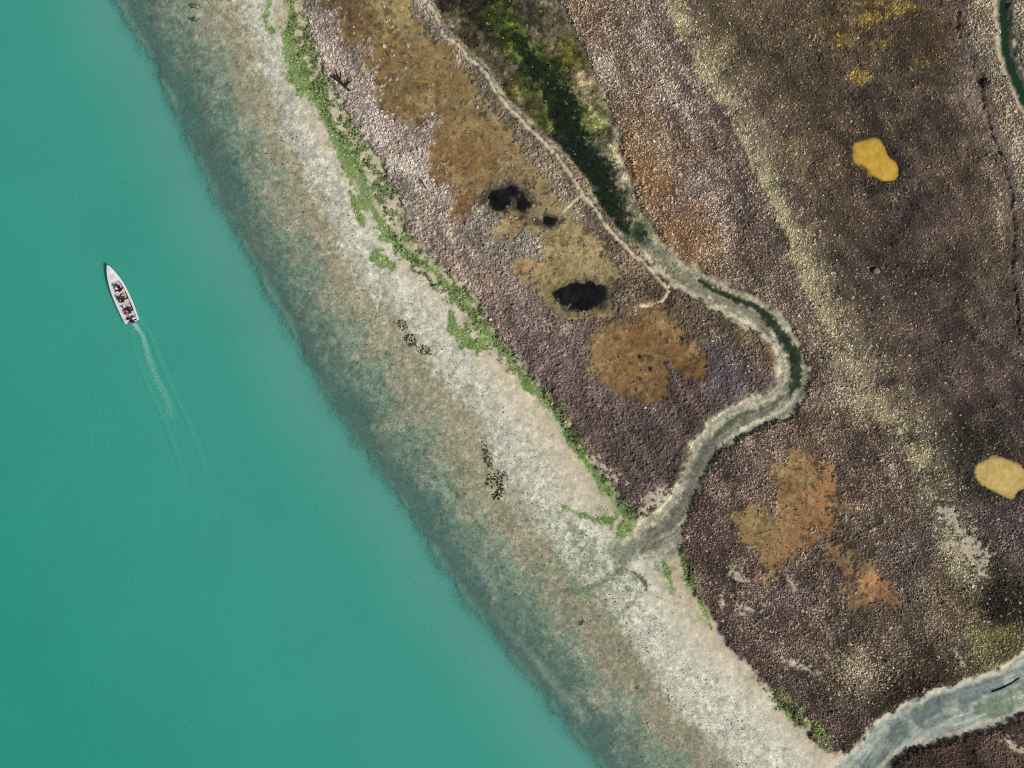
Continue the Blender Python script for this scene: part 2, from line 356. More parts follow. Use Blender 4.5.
creek_col = creek_col * np.exp(.15 * SCK * loc_)[..., None]
creek_col = creek_col.astype(np.float32)
soil = soil + (creek_col - soil) * smooth(-3, 3, creek + rag * .6)[..., None]
soil = lay(soil, lin((104, 102, 90)), smooth(-2, 4, ell(640, 545, 30, 9, -35) * 9 + N_F * 1.5) * .5)
# river bed
riv = np.zeros((NY, NX, 3), np.float32) + lin((162, 165, 154)).astype(np.float32)
riv = lay(riv, lin((104, 116, 113)), smooth(12, 3, line(RIV_AX) + N_S * 4 + N_F * 2) * .85)
SR = samp(fbm(10, 3, .7), line(RIV_AX) * 2.6, (XX - .6 * YY) * .22 + 200)
riv = riv * np.exp(.20 * SR)[..., None]
riv = lay(riv, lin((92, 112, 74)), smooth(0, .5, ell(1000, 705, 40, 12, -25) + N_S * .25 + N_F * .2) * .7)
riv = lay(riv, lin((92, 110, 80)), smooth(.8, 1.6, N_X) * .5)
riv = lay(riv, lin((172, 172, 158)), smooth(.5, 1.8, -N_X) * .5)
riv = lay(riv, lin((196, 188, 168)), smooth(8, 3, river + N_S * 1.2))
soil = soil + (riv - soil) * smooth(-3, 3, river + rag * .6)[..., None]
# marsh peat under the plants
NDIR = samp(fbm(10, 3, .7), (XX * .89 - YY * .45) * .9, (XX * .45 + YY * .89) * .22)
veg_ctrl = [
    (315, 15, (168, 152, 142)), (345, 100, (168, 152, 143)), (375, 140, (168, 152, 143)), (410, 200, (152, 140, 128)), (430, 170, (164, 148, 140)), (440, 240, (152, 134, 124)),
    (480, 280, (150, 130, 120)), (500, 240, (142, 132, 122)), (530, 330, (140, 120, 114)), (560, 360, (122, 104, 100)), (600, 440, (112, 95, 88)), (570, 400, (120, 100, 94)),
    (640, 460, (100, 85, 80)), (650, 430, (108, 92, 88)), (620, 400, (128, 110, 106)), (700, 400, (96, 80, 76)), (730, 370, (112, 100, 104)), (690, 320, (108, 92, 80)),
    (650, 290, (110, 92, 78)), (750, 345, (125, 105, 85)), (480, 90, (132, 120, 104)), (560, 180, (130, 116, 100)), (610, 250, (125, 110, 95)),
    (600, 20, (124, 106, 94)), (640, 60, (116, 100, 92)), (690, 100, (110, 95, 94)), (660, 150, (122, 102, 86)), (690, 200, (106, 91, 88)), (640, 180, (136, 106, 76)),
    (690, 235, (130, 100, 76)), (740, 200, (100, 86, 84)), (770, 270, (94, 80, 76)), (740, 280, (97, 84, 78)), (800, 290, (104, 91, 84)), (840, 360, (112, 98, 90)),
    (820, 430, (105, 88, 78)), (660, 20, (112, 97, 96)), (720, 140, (104, 88, 86)), (760, 210, (98, 84, 80)),
    (720, 20, (112, 98, 76)), (770, 60, (92, 81, 66)), (800, 20, (90, 78, 63)), (860, 30, (92, 78, 60)), (890, 60, (86, 74, 62)), (930, 40, (94, 78, 60)),
    (830, 120, (88, 75, 62)), (800, 160, (100, 86, 68)), (870, 110, (84, 72, 64)), (930, 120, (86, 74, 63)), (960, 170, (94, 80, 66)), (910, 220, (82, 70, 64)),
    (850, 230, (90, 76, 66)), (880, 290, (86, 73, 67)), (950, 260, (84, 72, 64)), (920, 340, (86, 73, 67)), (970, 400, (86, 72, 68)), (900, 400, (94, 80, 72)),
    (1000, 240, (98, 85, 73)), (985, 40, (130, 116, 104)), (980, 90, (118, 104, 92)), (1010, 170, (120, 106, 98)), (1018, 300, (104, 91, 82)), (1022, 60, (112, 104, 92)),
    (720, 480, (96, 79, 76)), (760, 440, (106, 90, 86)), (700, 560, (98, 80, 76)), (740, 600, (86, 71, 69)), (790, 600, (87, 72, 70)), (830, 640, (90, 76, 70)),
    (860, 670, (106, 93, 81)), (900, 560, (88, 76, 75)), (880, 500, (98, 84, 76)), (930, 620, (90, 77, 70)), (960, 600, (100, 88, 72)), (1000, 600, (60, 53, 47)),
    (950, 660, (66, 56, 47)), (900, 690, (64, 52, 45)), (760, 660, (80, 66, 62)), (830, 720, (74, 60, 57)), (985, 435, (68, 60, 54)), (955, 470, (70, 62, 56)),
    (1010, 530, (80, 70, 72)), (940, 760, (74, 59, 52)), (1015, 735, (84, 68, 60)), (960, 440, (64, 58, 52)), (1000, 660, (92, 84, 62)), (985, 640, (98, 92, 60)), (810, 490, (108, 90, 78)),
    (700, 520, (90, 74, 70)), (860, 560, (92, 79, 72)), (850, 480, (98, 82, 76))]
veg_col = jit(idw(veg_ctrl, 8, 2.0, 8.0), 1.5) * np.array([1.03, 1.05, .96], np.float32) * np.exp(.12 * N_X + .09 * N_M + .08 * N_Y + .20 * np.clip(NDIR, -1.4, .9))[..., None]
dkp = np.maximum(smooth(-.15, .35, ell(1003, 600, 36, 26, 5) + N_S * .12 + N_F * .08), smooth(-.2, .5, ell(975, 447, 34, 26, 35) + N_S * .15 + N_F * .1) * .8)
dkp = np.maximum(dkp, smooth(-15, -3, ponds + N_S * 3 + N_F * 2) * .75)
dkp = np.maximum(dkp, smooth(-.2, .5, ell(905, 692, 40, 8, -28) + N_S * .2) * .6)
veg_col = veg_col * (1 - .58 * dkp[..., None])
peat = veg_col * .72 * np.array([1.0, 1.0, .97], np.float32)
soil = soil + (peat - soil) * smooth(-4, 3, plat)[..., None]
ctrl_pan = [(360, 20, (122, 88, 50)), (390, 15, (160, 132, 78)), (345, 5, (110, 82, 48)), (400, 75, (130, 104, 62)), (385, 60, (140, 100, 56)), (440, 80, (142, 108, 62)), (480, 130, (142, 104, 58)),
            (450, 160, (140, 98, 50)), (410, 110, (130, 92, 48)), (520, 170, (152, 122, 76)), (470, 175, (135, 98, 54)), (500, 215, (160, 128, 84)), (510, 200, (120, 98, 78)), (560, 235, (166, 138, 88)),
            (590, 260, (170, 140, 92)), (520, 270, (165, 120, 70)), (540, 262, (158, 128, 78)), (550, 300, (140, 120, 80)), (600, 314, (122, 98, 58)), (612, 300, (116, 98, 62)), (462, 210, (125, 85, 48)),
            (490, 110, (140, 118, 70)), (640, 330, (128, 86, 42)), (630, 370, (144, 104, 56)), (695, 365, (126, 84, 40)), (605, 350, (152, 112, 66)), (645, 395, (128, 88, 48)), (655, 315, (150, 112, 62)),
            (785, 462, (155, 118, 62)), (820, 490, (162, 108, 60)), (770, 530, (152, 112, 64)), (810, 530, (160, 104, 58)), (850, 565, (130, 98, 62)), (868, 582, (184, 120, 68)), (882, 595, (150, 98, 62)),
            (860, 605, (120, 92, 56)), (750, 520, (156, 122, 72)), (790, 490, (140, 98, 56)), (745, 545, (150, 108, 60))]
pan_col = jit(idw(ctrl_pan, 5, 2.0, 4.0), 1.5); pan_col = (pan_col * .86 + pan_col.mean(-1, keepdims=True) * .14) * np.array([1.04, 1.18, 1.16], np.float32)
panm = smooth(-4.5, 4.5, pan + N_E) * smooth(0, 4, plat)
soil = soil + (pan_col - soil) * panm[..., None]
soil = lay(soil, lin((112, 90, 54)), panm * smooth(.3, 1.6, N_X) * .55)
soil = lay(soil, lin((176, 152, 106)), panm * smooth(.3, 1.6, -N_B) * .55)
soil = lay(soil, lin((62, 56, 44)), panm * smooth(1.1, 1.6, N_F + .5 * N_Y) * .6)
og = np.maximum(np.maximum(ell(645, 165, 14, 32, -22), ell(672, 215, 16, 36, -25)), ell(648, 188, 5, 14, -20) + .3)   # rusty patches east of the creek
ogm = .6 * smooth(-.2, .6, og + N_S * .4 + N_F * .4) * smooth(0, 4, plat)
soil = lay(soil, lin((134, 106, 74)), ogm * .6)
yel = np.full((NY, NX), 0, np.float32)
for cx_, cy_, a_, b_, k_ in ((895, 8, 17, 8, 1), (864, 19, 15, 9, .9), (842, 40, 13, 9, .7), (858, 76, 13, 8, .85), (880, 45, 12, 5, .6), (825, 25, 18, 12, .3), (920, 64, 14, 5, .35), (910, 72, 4, 3, .6), (930, 90, 14, 5, .3), (870, 5, 18, 6, .5), (995, 633, 12, 6, .8)):
    yel = np.maximum(yel, k_ * smooth(-.3, .6, ell(cx_, cy_, a_, b_) + N_F * .3))
soil = lay(soil, lin((150, 128, 62)), yel * .55 * smooth(0, 3, plat))
# pale soil: track, spots, levee, bank rims
ts = tside + N_S * 1.6 + N_F * 1.4
along = np.interp(YY, [-120, 250, 320, 400, 450, 500, 560, 600], [1.15, 1.1, .75, .62, .55, .6, .8, 0]).astype(np.float32)
sw = np.interp(YY, [230, 400], [0, 16]).astype(np.float32)
tk = smooth(-2, 2.5, (ts + .6 * sw) / (1 + .22 * sw)) * np.clip(1.15 * np.exp(-np.clip(ts, 0, 200) / np.interp(YY, [0, 250, 350, 450, 560], [13, 14, 20, 17, 11])), 0, 1) * along * smooth(0, 4, plat)
tk = np.clip(tk * (1 + .30 * N_X + .22 * N_F), 0, 1)
soil = lay(soil, lin((176, 160, 118)), tk * (1 - smooth(440, 520, YY)) * .75)
soil = lay(soil, lin((200, 188, 160)), .80 * np.maximum(smooth(-2.5, 2.5, bare) * smooth(-3, 1, plat), tk * smooth(440, 520, YY) * .35))
soil = lay(soil, lin((204, 188, 156)), smooth(-.8, .9, levee))
soil = lay(soil, lin((140, 118, 80)), smooth(-.3, .9, faint) * .35)
rim4 = smooth(3.0, .6, np.abs(line([(x - 10, y) for x, y in CH4]) + N_F * .7)) * (XX < 1030)
soil = lay(soil, lin((178, 166, 138)), rim4)
soil = lay(soil, lin((24, 52, 32)), smooth(-1, 2, ch4 - 2.2 + N_F * .6))
soil = lay(soil, lin((84, 80, 68)), smooth(-1, 1.2, ch4 + N_F * .8) * (1 - smooth(0, 2, ch4 - 2.2 + N_F * .6)) * .8)
# wet black mud round the pools, grey rim round the ponds
soil = lay(soil, lin((48, 45, 40)), smooth(-5.5, 1.0, pools + N_F * 1.4 + N_E) * .92)
soil = lay(soil, lin((64, 58, 50)), smooth(-.35, .4, ell(508, 200, 22, 15) + N_F * .16) * .75)
soil = lay(soil, lin((72, 68, 60)), smooth(-.3, .5, ell(546, 221, 16, 8, 5) + N_F * .2) * .8)
soil = lay(soil, lin((120, 104, 72)), smooth(-9, -4, pool3 + N_S) * (1 - smooth(-3.5, -1, pool3)) * .6)
soil = lay(soil, lin((78, 72, 62)), smooth(-.4, .4, ell(618, 292, 26, 9, -15) + N_F * .3) * .8)
soil = lay(soil, lin((58, 54, 48)), smooth(-8, -2, ponds + N_S * 1.5 + N_F) * .85)
# sand lenses and green weed
gm = smooth(-.05, .28, green) * (1 - smooth(-.1, .2, lens))
soil = lay(soil, lin((190, 174, 146)), smooth(-.2, .2, lens) * .9)
soil = lay(soil, lin((118, 138, 80)), gm * .92)
soil = lay(soil, lin((96, 118, 60)), gm * smooth(.3, 1.3, N_X + .5 * N_F) * .7)
frd = smooth(-26, -18, m1 - 9 * smooth(330, 420, YY)) * (1 - smooth(-1, 4, m1)) * smooth(400, 300, YY) + .8 * smooth(-8, -2, m1) * (1 - smooth(0, 3, m1)) * smooth(300, 420, YY)
fr2 = np.maximum(frd * smooth(-.7, .7, N_F + .4 * N_S) * .75, .5 * smooth(-.3, .4, ell(792, 708, 24, 7, 42) + N_F * .4) * (plat < 3))
fr2 = fr2 * (sea < 0) * (1 - smooth(-2, 2, creek)) * (1 - smooth(-.1, .3, lens))
soil = lay(soil, lin((108, 112, 78)), smooth(0, .5, fr2) * .75 * (plat < 3))
sparse = smooth(-.9, .1, green) * smooth(.5, 1.4, N_F + .7 * N_S) * (1 - gm) * (sea < 0)
soil = lay(soil, lin((128, 142, 88)), sparse * .55)
# seabed
soil = lay(soil, lin((128, 150, 136)), smooth(3, -5, dW) * .9)
soil = soil * np.where((plat < 0)[..., None], np.array([1.01, 1.05, .99], np.float32), 1)
# grain of the ground itself
rough_flat = smooth(.02, .2, t) * (1 - .55 * smooth(.72, .85, t)) * (plat < 0)
rf = np.maximum(rough_flat, np.maximum(smooth(-2, 2, creek) * 1.3, panm * .9))
grain = np.exp((.05 + .11 * rf) * WH + (.05 + .07 * rf) * N_E + (.03 + .05 * rf) * N_G + .03 * N_X)
soil = soil * grain[..., None]
SOIL_GAIN = 0.86
soil = np.clip(soil * SOIL_GAIN, .004, .85)
wet = np.clip(np.maximum(smooth(.5, .2, t) * (plat < 0), np.maximum(smooth(-1, 3, creek), smooth(-1, 3, river)) * .6), 0, 1)


# ------------------------------------------------------------------ object helpers
def tag(o, label=None, cat=None, group=None, kind=None):
    if label: o['label'] = label
    if cat: o['category'] = cat
    if group: o['group'] = group
    if kind: o['kind'] = kind
    return o


def link(name, me, mat=None, parent=None):
    o = bpy.data.objects.new(name, me); COL.objects.link(o)
    if mat: me.materials.append(mat)
    if parent: o.parent = parent
    return o


def empty(name, loc=(0, 0, 0), rz=0):
    o = bpy.data.objects.new(name, None); COL.objects.link(o); o.location = loc; o.rotation_euler.z = rz
    o.empty_display_size = .3
    return o


def raw_mesh(name, co, quads, colour=None, attrs=None, smooth_=True):
    me = bpy.data.meshes.new(name); nv = len(co); k = quads.shape[1]; nf = len(quads)
    me.vertices.add(nv); me.vertices.foreach_set('co', np.ascontiguousarray(co, np.float32).ravel())
    me.loops.add(nf * k); me.loops.foreach_set('vertex_index', np.ascontiguousarray(quads, np.int32).ravel())
    me.polygons.add(nf); me.polygons.foreach_set('loop_start', np.arange(0, nf * k, k, dtype=np.int32))
    me.polygons.foreach_set('use_smooth', np.full(nf, smooth_, bool))
    if colour is not None:
        a = me.color_attributes.new('tint', 'FLOAT_COLOR', 'POINT')
        a.data.foreach_set('color', np.concatenate([colour, np.ones((nv, 1))], 1).astype(np.float32).ravel())
    for n_, v in (attrs or {}).items():
        a = me.attributes.new(n_, 'FLOAT', 'POINT'); a.data.foreach_set('value', np.ascontiguousarray(v, np.float32).ravel())
    me.update(calc_edges=True)
    return me


class NT:
    def __init__(s, name):
        s.m = bpy.data.materials.new(name); s.m.use_nodes = True; s.t = s.m.node_tree; s.t.nodes.clear()
        s.out = s.n('ShaderNodeOutputMaterial')

    def n(s, typ, **kw):
        o = s.t.nodes.new(typ)
        for k, v in kw.items(): setattr(o, k, v)
        return o

    def l(s, a, b): s.t.links.new(a, b)

    def math(s, op, a, b=None):
        m = s.n('ShaderNodeMath', operation=op)
        for i, v in enumerate((a, b)):
            if v is None: continue
            if isinstance(v, (int, float)): m.inputs[i].default_value = v
            else: s.l(v, m.inputs[i])
        return m.outputs[0]

    def noise(s, scale, detail=3, rough=.6, coord='Object'):
        tc = s.n('ShaderNodeTexCoord'); nz = s.n('ShaderNodeTexNoise')
        nz.inputs['Scale'].default_value = scale; nz.inputs['Detail'].default_value = detail; nz.inputs['Roughness'].default_value = rough
        s.l(tc.outputs[coord], nz.inputs['Vector']); return nz.outputs['Fac']

    def mixc(s, fac, a, b, blend='MIX'):
        m = s.n('ShaderNodeMix', data_type='RGBA', blend_type=blend)
        for sock, v in ((m.inputs[0], fac), (m.inputs[6], a), (m.inputs[7], b)):
            if isinstance(v, (int, float)): sock.default_value = v
            elif isinstance(v, (tuple, list, np.ndarray)): sock.default_value = (*[float(q) for q in v], 1)
            else: s.l(v, sock)
        return m.outputs[2]


def simple(name, rgb, rough=.6, spec=.3, var=.15, scale=6, metallic=0, bump=0):
    """paint, cloth, wood ...: one colour with worn, slightly uneven tone"""
    T = NT(name); b = T.n('ShaderNodeBsdfPrincipled')
    col = lin(rgb); nz = T.noise(scale, 5, .65)
    f = T.math('ADD', T.math('MULTIPLY', nz, 2 * var), 1 - var)
    T.l(T.mixc(1.0, col, f, 'MULTIPLY'), b.inputs['Base Color'])
    b.inputs['Roughness'].default_value = rough; b.inputs['Specular IOR Level'].default_value = spec; b.inputs['Metallic'].default_value = metallic
    if bump:
        bp = T.n('ShaderNodeBump'); bp.inputs['Strength'].default_value = bump; bp.inputs['Distance'].default_value = .02
        T.l(T.noise(scale * 4, 4), bp.inputs['Height']); T.l(bp.outputs[0], b.inputs['Normal'])
    T.l(b.outputs[0], T.out.inputs[0]); return T.m


def plant_material(name, spread=.25):
    T = NT(name); b = T.n('ShaderNodeBsdfPrincipled'); at = T.n('ShaderNodeAttribute', attribute_name='tint')
    nz = T.noise(9, 3); f = T.math('ADD', T.math('MULTIPLY', nz, 2 * spread), 1 - spread)
    T.l(T.mixc(1.0, at.outputs['Color'], f, 'MULTIPLY'), b.inputs['Base Color'])
    b.inputs['Roughness'].default_value = .8; b.inputs['Specular IOR Level'].default_value = .12
    T.l(b.outputs[0], T.out.inputs[0]); return T.m


# ------------------------------------------------------------------ ground sheet
def axis(lo, hi, step, far, grow=1.16):
    core = np.arange(lo, hi + step * .5, step); a = []; d = step; x = lo
    while x > -far: d *= grow; x -= d; a.append(x)
    b = []; d = step; x = hi
    while x < far: d *= grow; x += d; b.append(x)
    return np.concatenate([a[::-1], core, b])


ax = axis(-54.0, 54.0, .1, 900); ay = axis(-41.0, 41.0, .1, 900)
AX, AY = np.meshgrid(ax, ay); PX = AX / S + CX; PY = CY - AY / S
hz = samp(H, PX, PY)
co = np.stack([AX.ravel(), AY.ravel(), hz.ravel()], 1)
nx, ny = len(ax), len(ay); idx = np.arange(nx * ny).reshape(ny, nx)
quads = np.stack([idx[:-1, :-1].ravel(), idx[:-1, 1:].ravel(), idx[1:, 1:].ravel(), idx[1:, :-1].ravel()], 1)
colr = samp(soil, PX, PY).reshape(-1, 3)
gme = raw_mesh('ground', co, quads, colr, {'wet': samp(wet, PX, PY)})
T = NT('shore soil'); b = T.n('ShaderNodeBsdfPrincipled'); at = T.n('ShaderNodeAttribute', attribute_name='tint'); aw = T.n('ShaderNodeAttribute', attribute_name='wet')
n1 = T.noise(7.5, 4, .7); n2 = T.noise(1.3, 4, .6)
f = T.math('ADD', T.math('ADD', T.math('MULTIPLY', n1, .55), .60), T.math('MULTIPLY', n2, .25))
T.l(T.mixc(1.0, at.outputs['Color'], f, 'MULTIPLY'), b.inputs['Base Color'])
T.l(T.math('SUBTRACT', .95, T.math('MULTIPLY', aw.outputs['Fac'], .35)), b.inputs['Roughness']); b.inputs['Specular IOR Level'].default_value = .18
bp = T.n('ShaderNodeBump'); bp.inputs['Strength'].default_value = .5; bp.inputs['Distance'].default_value = .05
T.l(n1, bp.inputs['Height']); T.l(bp.outputs[0], b.inputs['Normal']); T.l(b.outputs[0], T.out.inputs[0])
tag(link('ground', gme, T.m), 'mudflat, sandy beach and marsh soil beside the green water', kind='structure')

# ------------------------------------------------------------------ the sea
ax = axis(-54.0, 30.0, .2, 900); ay = axis(-41.0, 41.0, .2, 900)
AX, AY = np.meshgrid(ax, ay); PX = AX / S + CX; PY = CY - AY / S
hz = samp(H, PX, PY); depth = np.clip(-hz, 0, 10)
sdist = samp(-dW, PX, PY)
sdist = np.where(PX < X0, sdist + (X0 - PX) * .85, sdist)
WZ = np.zeros_like(AX)


def crest(pts, amp, width, wav, fade=True):
    global WZ
    n = len(pts)
    best = np.full(AX.shape, 1e9); tb = np.zeros(AX.shape); sg = np.zeros(AX.shape)
    msk = (PX > 60) & (PX < 260) & (PY > 240) & (PY < 620)
    qx, qy = PX[msk], PY[msk]; bb = np.full(qx.shape, 1e9); tbb = np.zeros(qx.shape); sb = np.zeros(qx.shape)
    for i in range(n - 1):
        a, c_ = pts[i], pts[i + 1]; dx, dy = c_[0] - a[0], c_[1] - a[1]; L = dx * dx + dy * dy
        u = np.clip(((qx - a[0]) * dx + (qy - a[1]) * dy) / L, 0, 1)
        ex = qx - a[0] - u * dx; ey = qy - a[1] - u * dy; d = np.hypot(ex, ey); sgn = np.sign(ex * dy - ey * dx)
        m = d < bb; bb[m] = d[m]; tbb[m] = (i + u[m]) / (n - 1); sb[m] = sgn[m]
    prof = 2.3 * np.exp(-(bb / width) ** 2) * np.cos(bb * 2 * math.pi / wav) * amp * np.sin(np.clip(tbb, 0.02, .98) * math.pi) ** .6
    WZ[msk] += prof


crest([(130, 330), (134, 350), (140, 368), (150, 394), (160, 414), (168, 434), (178, 462), (184, 486)], .022, 5, 9)
crest([(140, 322), (148, 333), (155, 350), (165, 376), (177, 401), (188, 424), (198, 450), (206, 474)], .022, 5, 9)
crest([(132, 322), (141, 338), (147, 356), (152, 372), (160, 390), (168, 410)], .02, 5, 7)
for k in range(6):
    o = k * 5.5
    crest([(121 - o * .5, 330 + o), (117 - o * .8, 360 + o), (114 - o, 395 + o), (114 - o * .8, 430 + o), (118 - o * .4, 470 + o), (126 - o * .1, 505 + o)], .008, 4.5, 7)
for k in range(4):
    o = k * 6
    crest([(140 + o * .2, 300 - o), (152 + o, 310 - o), (168 + o, 322 - o), (186 + o, 338 - o), (205 + o, 356 - o)], .007, 4, 7)
co = np.stack([AX.ravel(), AY.ravel(), WZ.ravel()], 1)
nx, ny = len(ax), len(ay); idx = np.arange(nx * ny).reshape(ny, nx)
quads = np.stack([idx[:-1, :-1].ravel(), idx[:-1, 1:].ravel(), idx[1:, 1:].ravel(), idx[1:, :-1].ravel()], 1)
low_ok = (hz < .02) & (samp(plateau, PX, PY) < -3)
low_ok = low_ok.ravel()
quads = quads[low_ok[quads].any(1)]
used = np.zeros(nx * ny, bool); used[quads.ravel()] = True; remap = np.cumsum(used) - 1
wme = raw_mesh('sea_water', co[used], remap[quads], None, {'depth': depth.ravel()[used], 'offshore': sdist.ravel()[used] * S})
T = NT('turbid green water')
ad = T.n('ShaderNodeAttribute', attribute_name='depth'); ao = T.n('ShaderNodeAttribute', attribute_name='offshore')
mr = T.n('ShaderNodeMapRange', interpolation_type='SMOOTHERSTEP'); mr.inputs[1].default_value = -1.0; mr.inputs[2].default_value = 11.0
T.l(ao.outputs['Fac'], mr.inputs[0])
tcol = T.mixc(mr.outputs[0], lin((86, 150, 134)), lin((60, 149, 129)))
mr2 = T.n('ShaderNodeMapRange'); mr2.inputs[1].default_value = 15.0; mr2.inputs[2].default_value = 46.0; T.l(ao.outputs['Fac'], mr2.inputs[0])
tcol = T.mixc(mr2.outputs[0], tcol, lin((42, 142, 121)))
nzl = T.noise(.10, 3, .5); nzf = T.noise(5, 2, .7)
f = T.math('ADD', T.math('ADD', T.math('MULTIPLY', nzl, .16), .82), T.math('MULTIPLY', nzf, .12))
tcol = T.mixc(1.0, tcol, f, 'MULTIPLY')
b = T.n('ShaderNodeBsdfPrincipled'); T.l(tcol, b.inputs['Base Color']); b.inputs['Roughness'].default_value = .12; b.inputs['IOR'].default_value = 1.33
b.subsurface_method = 'BURLEY'; b.inputs['Subsurface Weight'].default_value = 1.0; b.inputs['Subsurface Radius'].default_value = (.5, 1.0, .9); b.inputs['Subsurface Scale'].default_value = .5
bp = T.n('ShaderNodeBump'); bp.inputs['Strength'].default_value = .4; bp.inputs['Distance'].default_value = .08
T.l(T.noise(3.2, 4, .65), bp.inputs['Height']); T.l(bp.outputs[0], b.inputs['Normal'])
tr = T.n('ShaderNodeBsdfTransparent'); tr.inputs[0].default_value = (.92, .975, .955, 1)
op = T.math('SUBTRACT', 1.0, T.math('POWER', 2.718, T.math('MULTIPLY', ad.outputs['Fac'], -2.5)))
mx = T.n('ShaderNodeMixShader'); T.l(op, mx.inputs[0]); T.l(tr.outputs[0], mx.inputs[1]); T.l(b.outputs[0], mx.inputs[2]); T.l(mx.outputs[0], T.out.inputs[0])
tag(link('water', wme, T.m), 'opaque turquoise green water of the bay', kind='structure')


# pools: flat water sheets lying in hollows of the ground; the ground cuts their edge
def pool(name, R, box_, mat, label):
    """a water sheet filling a hollow of the ground; it thins out to nothing at the shore"""
    x0, y0, x1, y1 = box_; xs = np.arange(x0, x1 + .1, 1.0); ys = np.arange(y0, y1 + .1, 1.0); gx, gy = np.meshgrid(xs, ys)
    r = samp(R, gx, gy); h = samp(H, gx, gy); z = float(np.mean(h[np.abs(r) < .9]))
    co = np.stack([wx(gx).ravel(), wy(gy).ravel(), np.full(gx.size, z)], 1); n_, m_ = len(xs), len(ys); ix = np.arange(n_ * m_).reshape(m_, n_)
    q = np.stack([ix[:-1, :-1].ravel(), ix[1:, :-1].ravel(), ix[1:, 1:].ravel(), ix[:-1, 1:].ravel()], 1)
    ok = ((h < z + .01) & (r > -3)).ravel(); q = q[ok[q].any(1)]
    used = np.zeros(gx.size, bool); used[q.ravel()] = True; rm = np.cumsum(used) - 1
    return tag(link(name, raw_mesh(name, co[used], rm[q], None, {'depth': np.clip(z - h, 0, 9).ravel()[used]}), mat), label, kind='structure')


def pond_material(name, c1, c2, rough, var, k):
    T = NT(name); b = T.n('ShaderNodeBsdfPrincipled')
    cr = T.n('ShaderNodeValToRGB'); cr.color_ramp.elements[0].position = .38; cr.color_ramp.elements[1].position = .62
    T.l(T.noise(1.1, 6, .75), cr.inputs[0])
    f = T.math('ADD', T.math('MULTIPLY', T.noise(9, 4, .75), 2 * var), 1 - var)
    T.l(T.mixc(1.0, T.mixc(cr.outputs[0], lin(c1), lin(c2)), f, 'MULTIPLY'), b.inputs['Base Color'])
    b.inputs['Roughness'].default_value = rough; b.inputs['IOR'].default_value = 1.33; b.inputs['Specular IOR Level'].default_value = .4
    bp = T.n('ShaderNodeBump'); bp.inputs['Strength'].default_value = .3; bp.inputs['Distance'].default_value = .03; T.l(T.noise(6, 3), bp.inputs['Height']); T.l(bp.outputs[0], b.inputs['Normal'])
    ad = T.n('ShaderNodeAttribute', attribute_name='depth'); tr = T.n('ShaderNodeBsdfTransparent'); mx = T.n('ShaderNodeMixShader')
    T.l(T.math('SUBTRACT', 1.0, T.math('POWER', 2.718, T.math('MULTIPLY', ad.outputs['Fac'], -k))), mx.inputs[0]); T.l(tr.outputs[0], mx.inputs[1]); T.l(b.outputs[0], mx.inputs[2]); T.l(mx.outputs[0], T.out.inputs[0])
    return T.m


dark_pool = pond_material('dark pool water', (12, 12, 13), (34, 32, 28), .25, .5, 15)
pool('pond', pond1, (842, 132, 907, 190), pond_material('yellow pond water', (176, 140, 52), (208, 168, 72), .35, .22, 12), 'bright yellow pond shaped like a bean in dark marsh')
pool('pond', pond2, (965, 450, 1040, 507), pond_material('tan pond water', (174, 144, 76), (204, 174, 100), .35, .22, 12), 'tan yellow oval pond at the right edge of the marsh')
pool('pool', pool3, (546, 278, 616, 318), dark_pool, 'black oval pool in the ochre salt pan')
pool('pool', pool1, (482, 182, 536, 219), dark_pool, 'broken black pool with a muddy middle in the ochre salt pan')
pool('pool', pool2, (530, 210, 564, 233), dark_pool, 'small grey black pool between the two larger black pools')

# ------------------------------------------------------------------ vegetation
fine = smooth(-3, 3, tside) * smooth(560, 420, YY) * (1 - smooth(6, 12, np.clip(-(ditch * np.sign(955 + .18 * YY - XX)), 0, 99)))          # the finer cover of the upper marsh
left = smooth(4, -4, m2)                                                                               # the left marsh: coarse cushions
mat_shrub = plant_material('salt shrub leaves')
mat_weed = plant_material('green weed', .3)
GAIN_V = 1.62


def scatter(spacing, dens, margin=70):
    x0, x1, y0, y1 = -margin, 1024 + margin, -margin, 768 + margin
    xs = np.arange(x0, x1, spacing); ys = np.arange(y0, y1, spacing)
    gx, gy = np.meshgrid(xs, ys); gx = gx.ravel() + RNG.uniform(-.6, .6, gx.size) * spacing; gy = gy.ravel() + RNG.uniform(-.6, .6, gy.size) * spacing
    k = RNG.random(gx.size) < samp(dens, gx, gy)
    return gx[k], gy[k]


